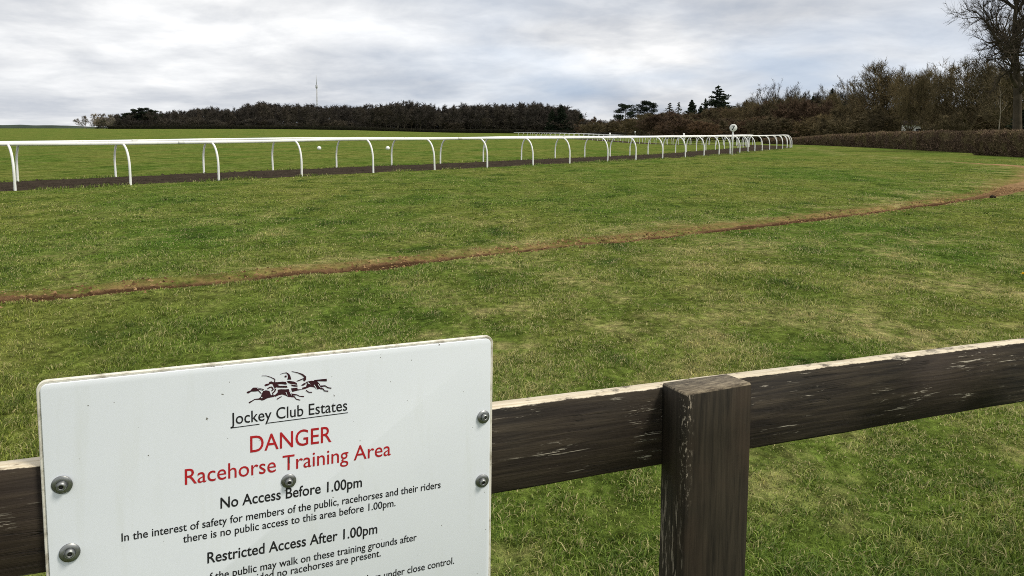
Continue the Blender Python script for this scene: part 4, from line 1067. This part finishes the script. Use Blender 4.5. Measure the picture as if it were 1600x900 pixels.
# ------------------------------------------------------------------ turf: real blades near the fence, thinning out with distance
def build_blades():
    rng = np.random.default_rng(12); X = []; Y = []
    def dens(y): return 15000*np.minimum(1, (3.2/y))**1.75
    for y0 in np.concatenate([np.arange(1.3, 8, .25), np.arange(8, 20, .5), np.arange(20, 46, 1.)]):
        dy = .25 if y0 < 8 else (.5 if y0 < 20 else 1.)
        hw = .68*(y0+dy)+1.0; n = int(2*hw*dy*dens(y0+dy/2)); x = rng.uniform(-hw, hw, n); y = rng.uniform(y0, y0+dy, n)
        X.append(x); Y.append(y)
    x = np.concatenate(X); y = np.concatenate(Y); base_n = len(x)
    ty = 1.5*np.exp(rng.uniform(0, 2.55, 2600)); tx = rng.uniform(-1, 1, 2600)*(.68*ty+1.); tn = rng.integers(14, 60, 2600); tk = np.repeat(np.arange(2600), tn)
    tr = rng.uniform(.025, .085, 2600)[tk]; x = np.concatenate([x, tx[tk]+rng.normal(0, 1, len(tk))*tr]); y = np.concatenate([y, ty[tk]+rng.normal(0, 1, len(tk))*tr])
    tuft = np.zeros(len(x)); tuft[base_n:] = rng.uniform(.5, 1., 2600)[tk]; ttint = np.zeros(len(x)); ttint[base_n:] = rng.choice([-.35, -.25, -.1, .2], 2600)[tk]
    t, nn = normals(OUTER); 
    z, soil, dry = sample(x, y)
    clump = fbm(x*1.9, y*1.9, 71, 3); fine = fbm(x*9, y*9, 72, 3)
    keep = (soil + .4*fine < .34) & (rng.random(len(x)) < np.clip(.70+clump*1.2+fine*1.3+tuft, .28, 1))
    # not on the dark track or past it
    yo = np.interp(x, OUTER[:260, 0], OUTER[:260, 1]); keep &= (y < yo - .15)
    x, y, z, dry, clump, fine, tuft, ttint = (a[keep] for a in (x, y, z, dry, clump, fine, tuft, ttint)); n = len(x)
    far = np.maximum(1, y/5.0)
    h = (.013+.025*np.clip(.45+clump*1.1+fine*.8, 0, 1.3))*rng.uniform(.6, 1.45, n)*(1-.65*np.clip(dry*1.2-.25, 0, 1))*np.clip(1.1-y/60, .55, 1)*(1+.55*tuft)
    w = .0021*rng.uniform(.7, 1.5, n)*far**.85
    a = rng.uniform(0, 6.283, n); lean = np.where(rng.random(n) < .12, rng.uniform(1.4, 2.6, n), rng.uniform(.15, 1.35, n)); dx, dy = np.cos(a), np.sin(a)
    f = rng.uniform(0, 6.283, n)*.35 + a + 1.57; sx, sy = np.cos(f)*w, np.sin(f)*w
    P = np.stack([x, y, z-.004], 1); S = np.stack([sx, sy, 0*sx], 1); D = np.stack([dx, dy, 0*dx], 1); U = np.array([0, 0, 1.])
    m = P + (U*.62)*h[:, None] + D*(h*lean*.35)[:, None]; tip = P + U*(h*(1.05-.25*lean))[:, None] + D*(h*lean)[:, None]
    V = np.stack([P-S, P+S, m+S*.8, m-S*.8, tip], 1).reshape(-1, 3); i = np.arange(n)[:, None]*5
    tint = np.clip(rng.beta(2, 3.0, n) - .35*fine + .15*rng.standard_normal(n) + ttint, 0, 1)
    tint = np.where(rng.random(n) < .09+.5*dry, rng.uniform(.91, 1, n), np.minimum(tint, .89))
    b = Buf(); b.add(V, i+np.array([[0, 1, 2, 3]]), i+np.array([[3, 2, 4]]), np.repeat(tint, 5))
    me = b.mesh('grass'); at = me.attributes.new('dry', 'FLOAT', 'POINT'); at.data.foreach_set('value', np.repeat(dry, 5).astype(np.float32))
    o = link('grass', me, M_blade); tag(o, 'short rough green and straw coloured turf of the training ground', 'grass', None, 'stuff'); print('blades', n)
build_blades()

def track_edges():
    """rough longer grass along both verges of the track, and loose dark clods on it"""
    rng = np.random.default_rng(33); b = Buf(); n = 30000
    for Q, sg, m_ in ((OUTER, -1, 17000), (INNER, 1, 12000)):
        T, Nn = normals(Q); lim = 330
        k = rng.integers(20, lim, m_); o = rng.gamma(1.6, .16, m_)*sg - .22*sg
        x = Q[k, 0]+Nn[k, 0]*o+rng.normal(0, .12, m_); y = Q[k, 1]+Nn[k, 1]*o+rng.normal(0, .12, m_)
        cl = fbm(x*.9, y*.9, 83, 3); kp = rng.random(m_) < np.clip(.35+cl*1.5, 0, 1); x, y, cl = x[kp], y[kp], cl[kp]; c = len(x)
        z = base_z(x, y); h = rng.uniform(.03, .10, c)*(1+cl); w = rng.uniform(.006, .014, c); a = rng.uniform(0, 6.28, c); q = rng.uniform(0, 6.28, c)
        P = np.stack([x, y, z-.01], 1); S = np.stack([np.cos(q)*w, np.sin(q)*w, 0*w], 1); tip = P+np.stack([np.cos(a)*h*.5, np.sin(a)*h*.5, h], 1)
        m = (P+tip)/2+np.array([0, 0, .01])
        b.add(np.stack([P-S, P+S, m+S*.8, m-S*.8, tip], 1).reshape(-1, 3), np.arange(c)[:, None]*5+np.array([[0, 1, 2, 3]]), np.arange(c)[:, None]*5+np.array([[3, 2, 4]]), np.repeat(np.where(rng.random(c) < .1, .95, rng.uniform(0, .45, c)), 5))
    o = b.build('verge_grass', M_blade); tag(o, 'ragged longer grass along both edges of the dark track', 'grass', None, 'stuff')
    T, Nn = normals(OUTER); c = 5200; k = rng.integers(20, 320, c); f = rng.uniform(-.25, TRACK_W+.3, c)
    x = OUTER[k, 0]+Nn[k, 0]*f; y = OUTER[k, 1]+Nn[k, 1]*f; z = base_z(x, y)+.035; r = np.minimum(rng.gamma(2., .011, c)+.008, .06)
    D = np.array([(1, 0, 0), (-.5, .87, 0), (-.5, -.87, 0), (.1, .1, .75)]); a = rng.uniform(0, 6.28, c); ca, sa = np.cos(a), np.sin(a)
    V = D[None]*rng.uniform(.6, 1.3, (c, 4, 1))*r[:, None, None]
    V = np.stack([V[..., 0]*ca[:, None]-V[..., 1]*sa[:, None], V[..., 0]*sa[:, None]+V[..., 1]*ca[:, None], V[..., 2]], -1)+np.stack([x, y, z], 1)[:, None]
    b = Buf(); b.add(V.reshape(-1, 3), None, (np.arange(c)[:, None, None]*4+np.array([[0, 1, 3], [1, 2, 3], [2, 0, 3]])).reshape(-1, 3))
    o = b.build('track_clods', M_track); tag(o, 'loose dark crumbs of soil churned up on the track', 'soil', None, 'stuff')
track_edges()
def rut_crumbs():
    """loose crumbs of red brown soil and trodden straw along the worn line"""
    rng = np.random.default_rng(44); T, Nn = normals(RUT); c = 15000; k = rng.integers(60, 300, c)
    f = rng.normal(.06, .17, c)*(1+.5*sstep(200, 290, k)); x = RUT[k, 0]+Nn[k, 0]*f+rng.normal(0, .05, c); y = RUT[k, 1]+Nn[k, 1]*f+rng.normal(0, .05, c)
    kp = rng.random(c) < np.clip(.55+fbm(x*1.4, y*1.4, 92, 3)*1.6, .05, 1); x, y = x[kp], y[kp]; c = len(x)
    z = sample(x, y)[0]; r = np.minimum(rng.gamma(1.6, .0065, c)+.005, .028)
    D = np.array([(1, 0, 0), (-.5, .87, 0), (-.5, -.87, 0), (.1, .1, .7)]); a = rng.uniform(0, 6.28, c); ca, sa = np.cos(a), np.sin(a)
    V = D[None]*rng.uniform(.6, 1.3, (c, 4, 1))*r[:, None, None]
    V = np.stack([V[..., 0]*ca[:, None]-V[..., 1]*sa[:, None], V[..., 0]*sa[:, None]+V[..., 1]*ca[:, None], V[..., 2]], -1)+np.stack([x, y, z-.003], 1)[:, None]
    b = Buf(); b.add(V.reshape(-1, 3), None, (np.arange(c)[:, None, None]*4+np.array([[0, 1, 3], [1, 2, 3], [2, 0, 3]])).reshape(-1, 3), np.repeat(rng.random(c), 4))
    m = Mat('soil_crumbs', 1., 0.); m.color(m.ramp(m.attr('tint'), (0., (.040, .024, .013)), (.6, (.15, .085, .042)), (1., (.30, .20, .10))))
    o = b.build('soil_crumbs', m.m); tag(o, 'loose crumbs of red brown soil along the worn line in the turf', 'soil', None, 'stuff')
rut_crumbs()
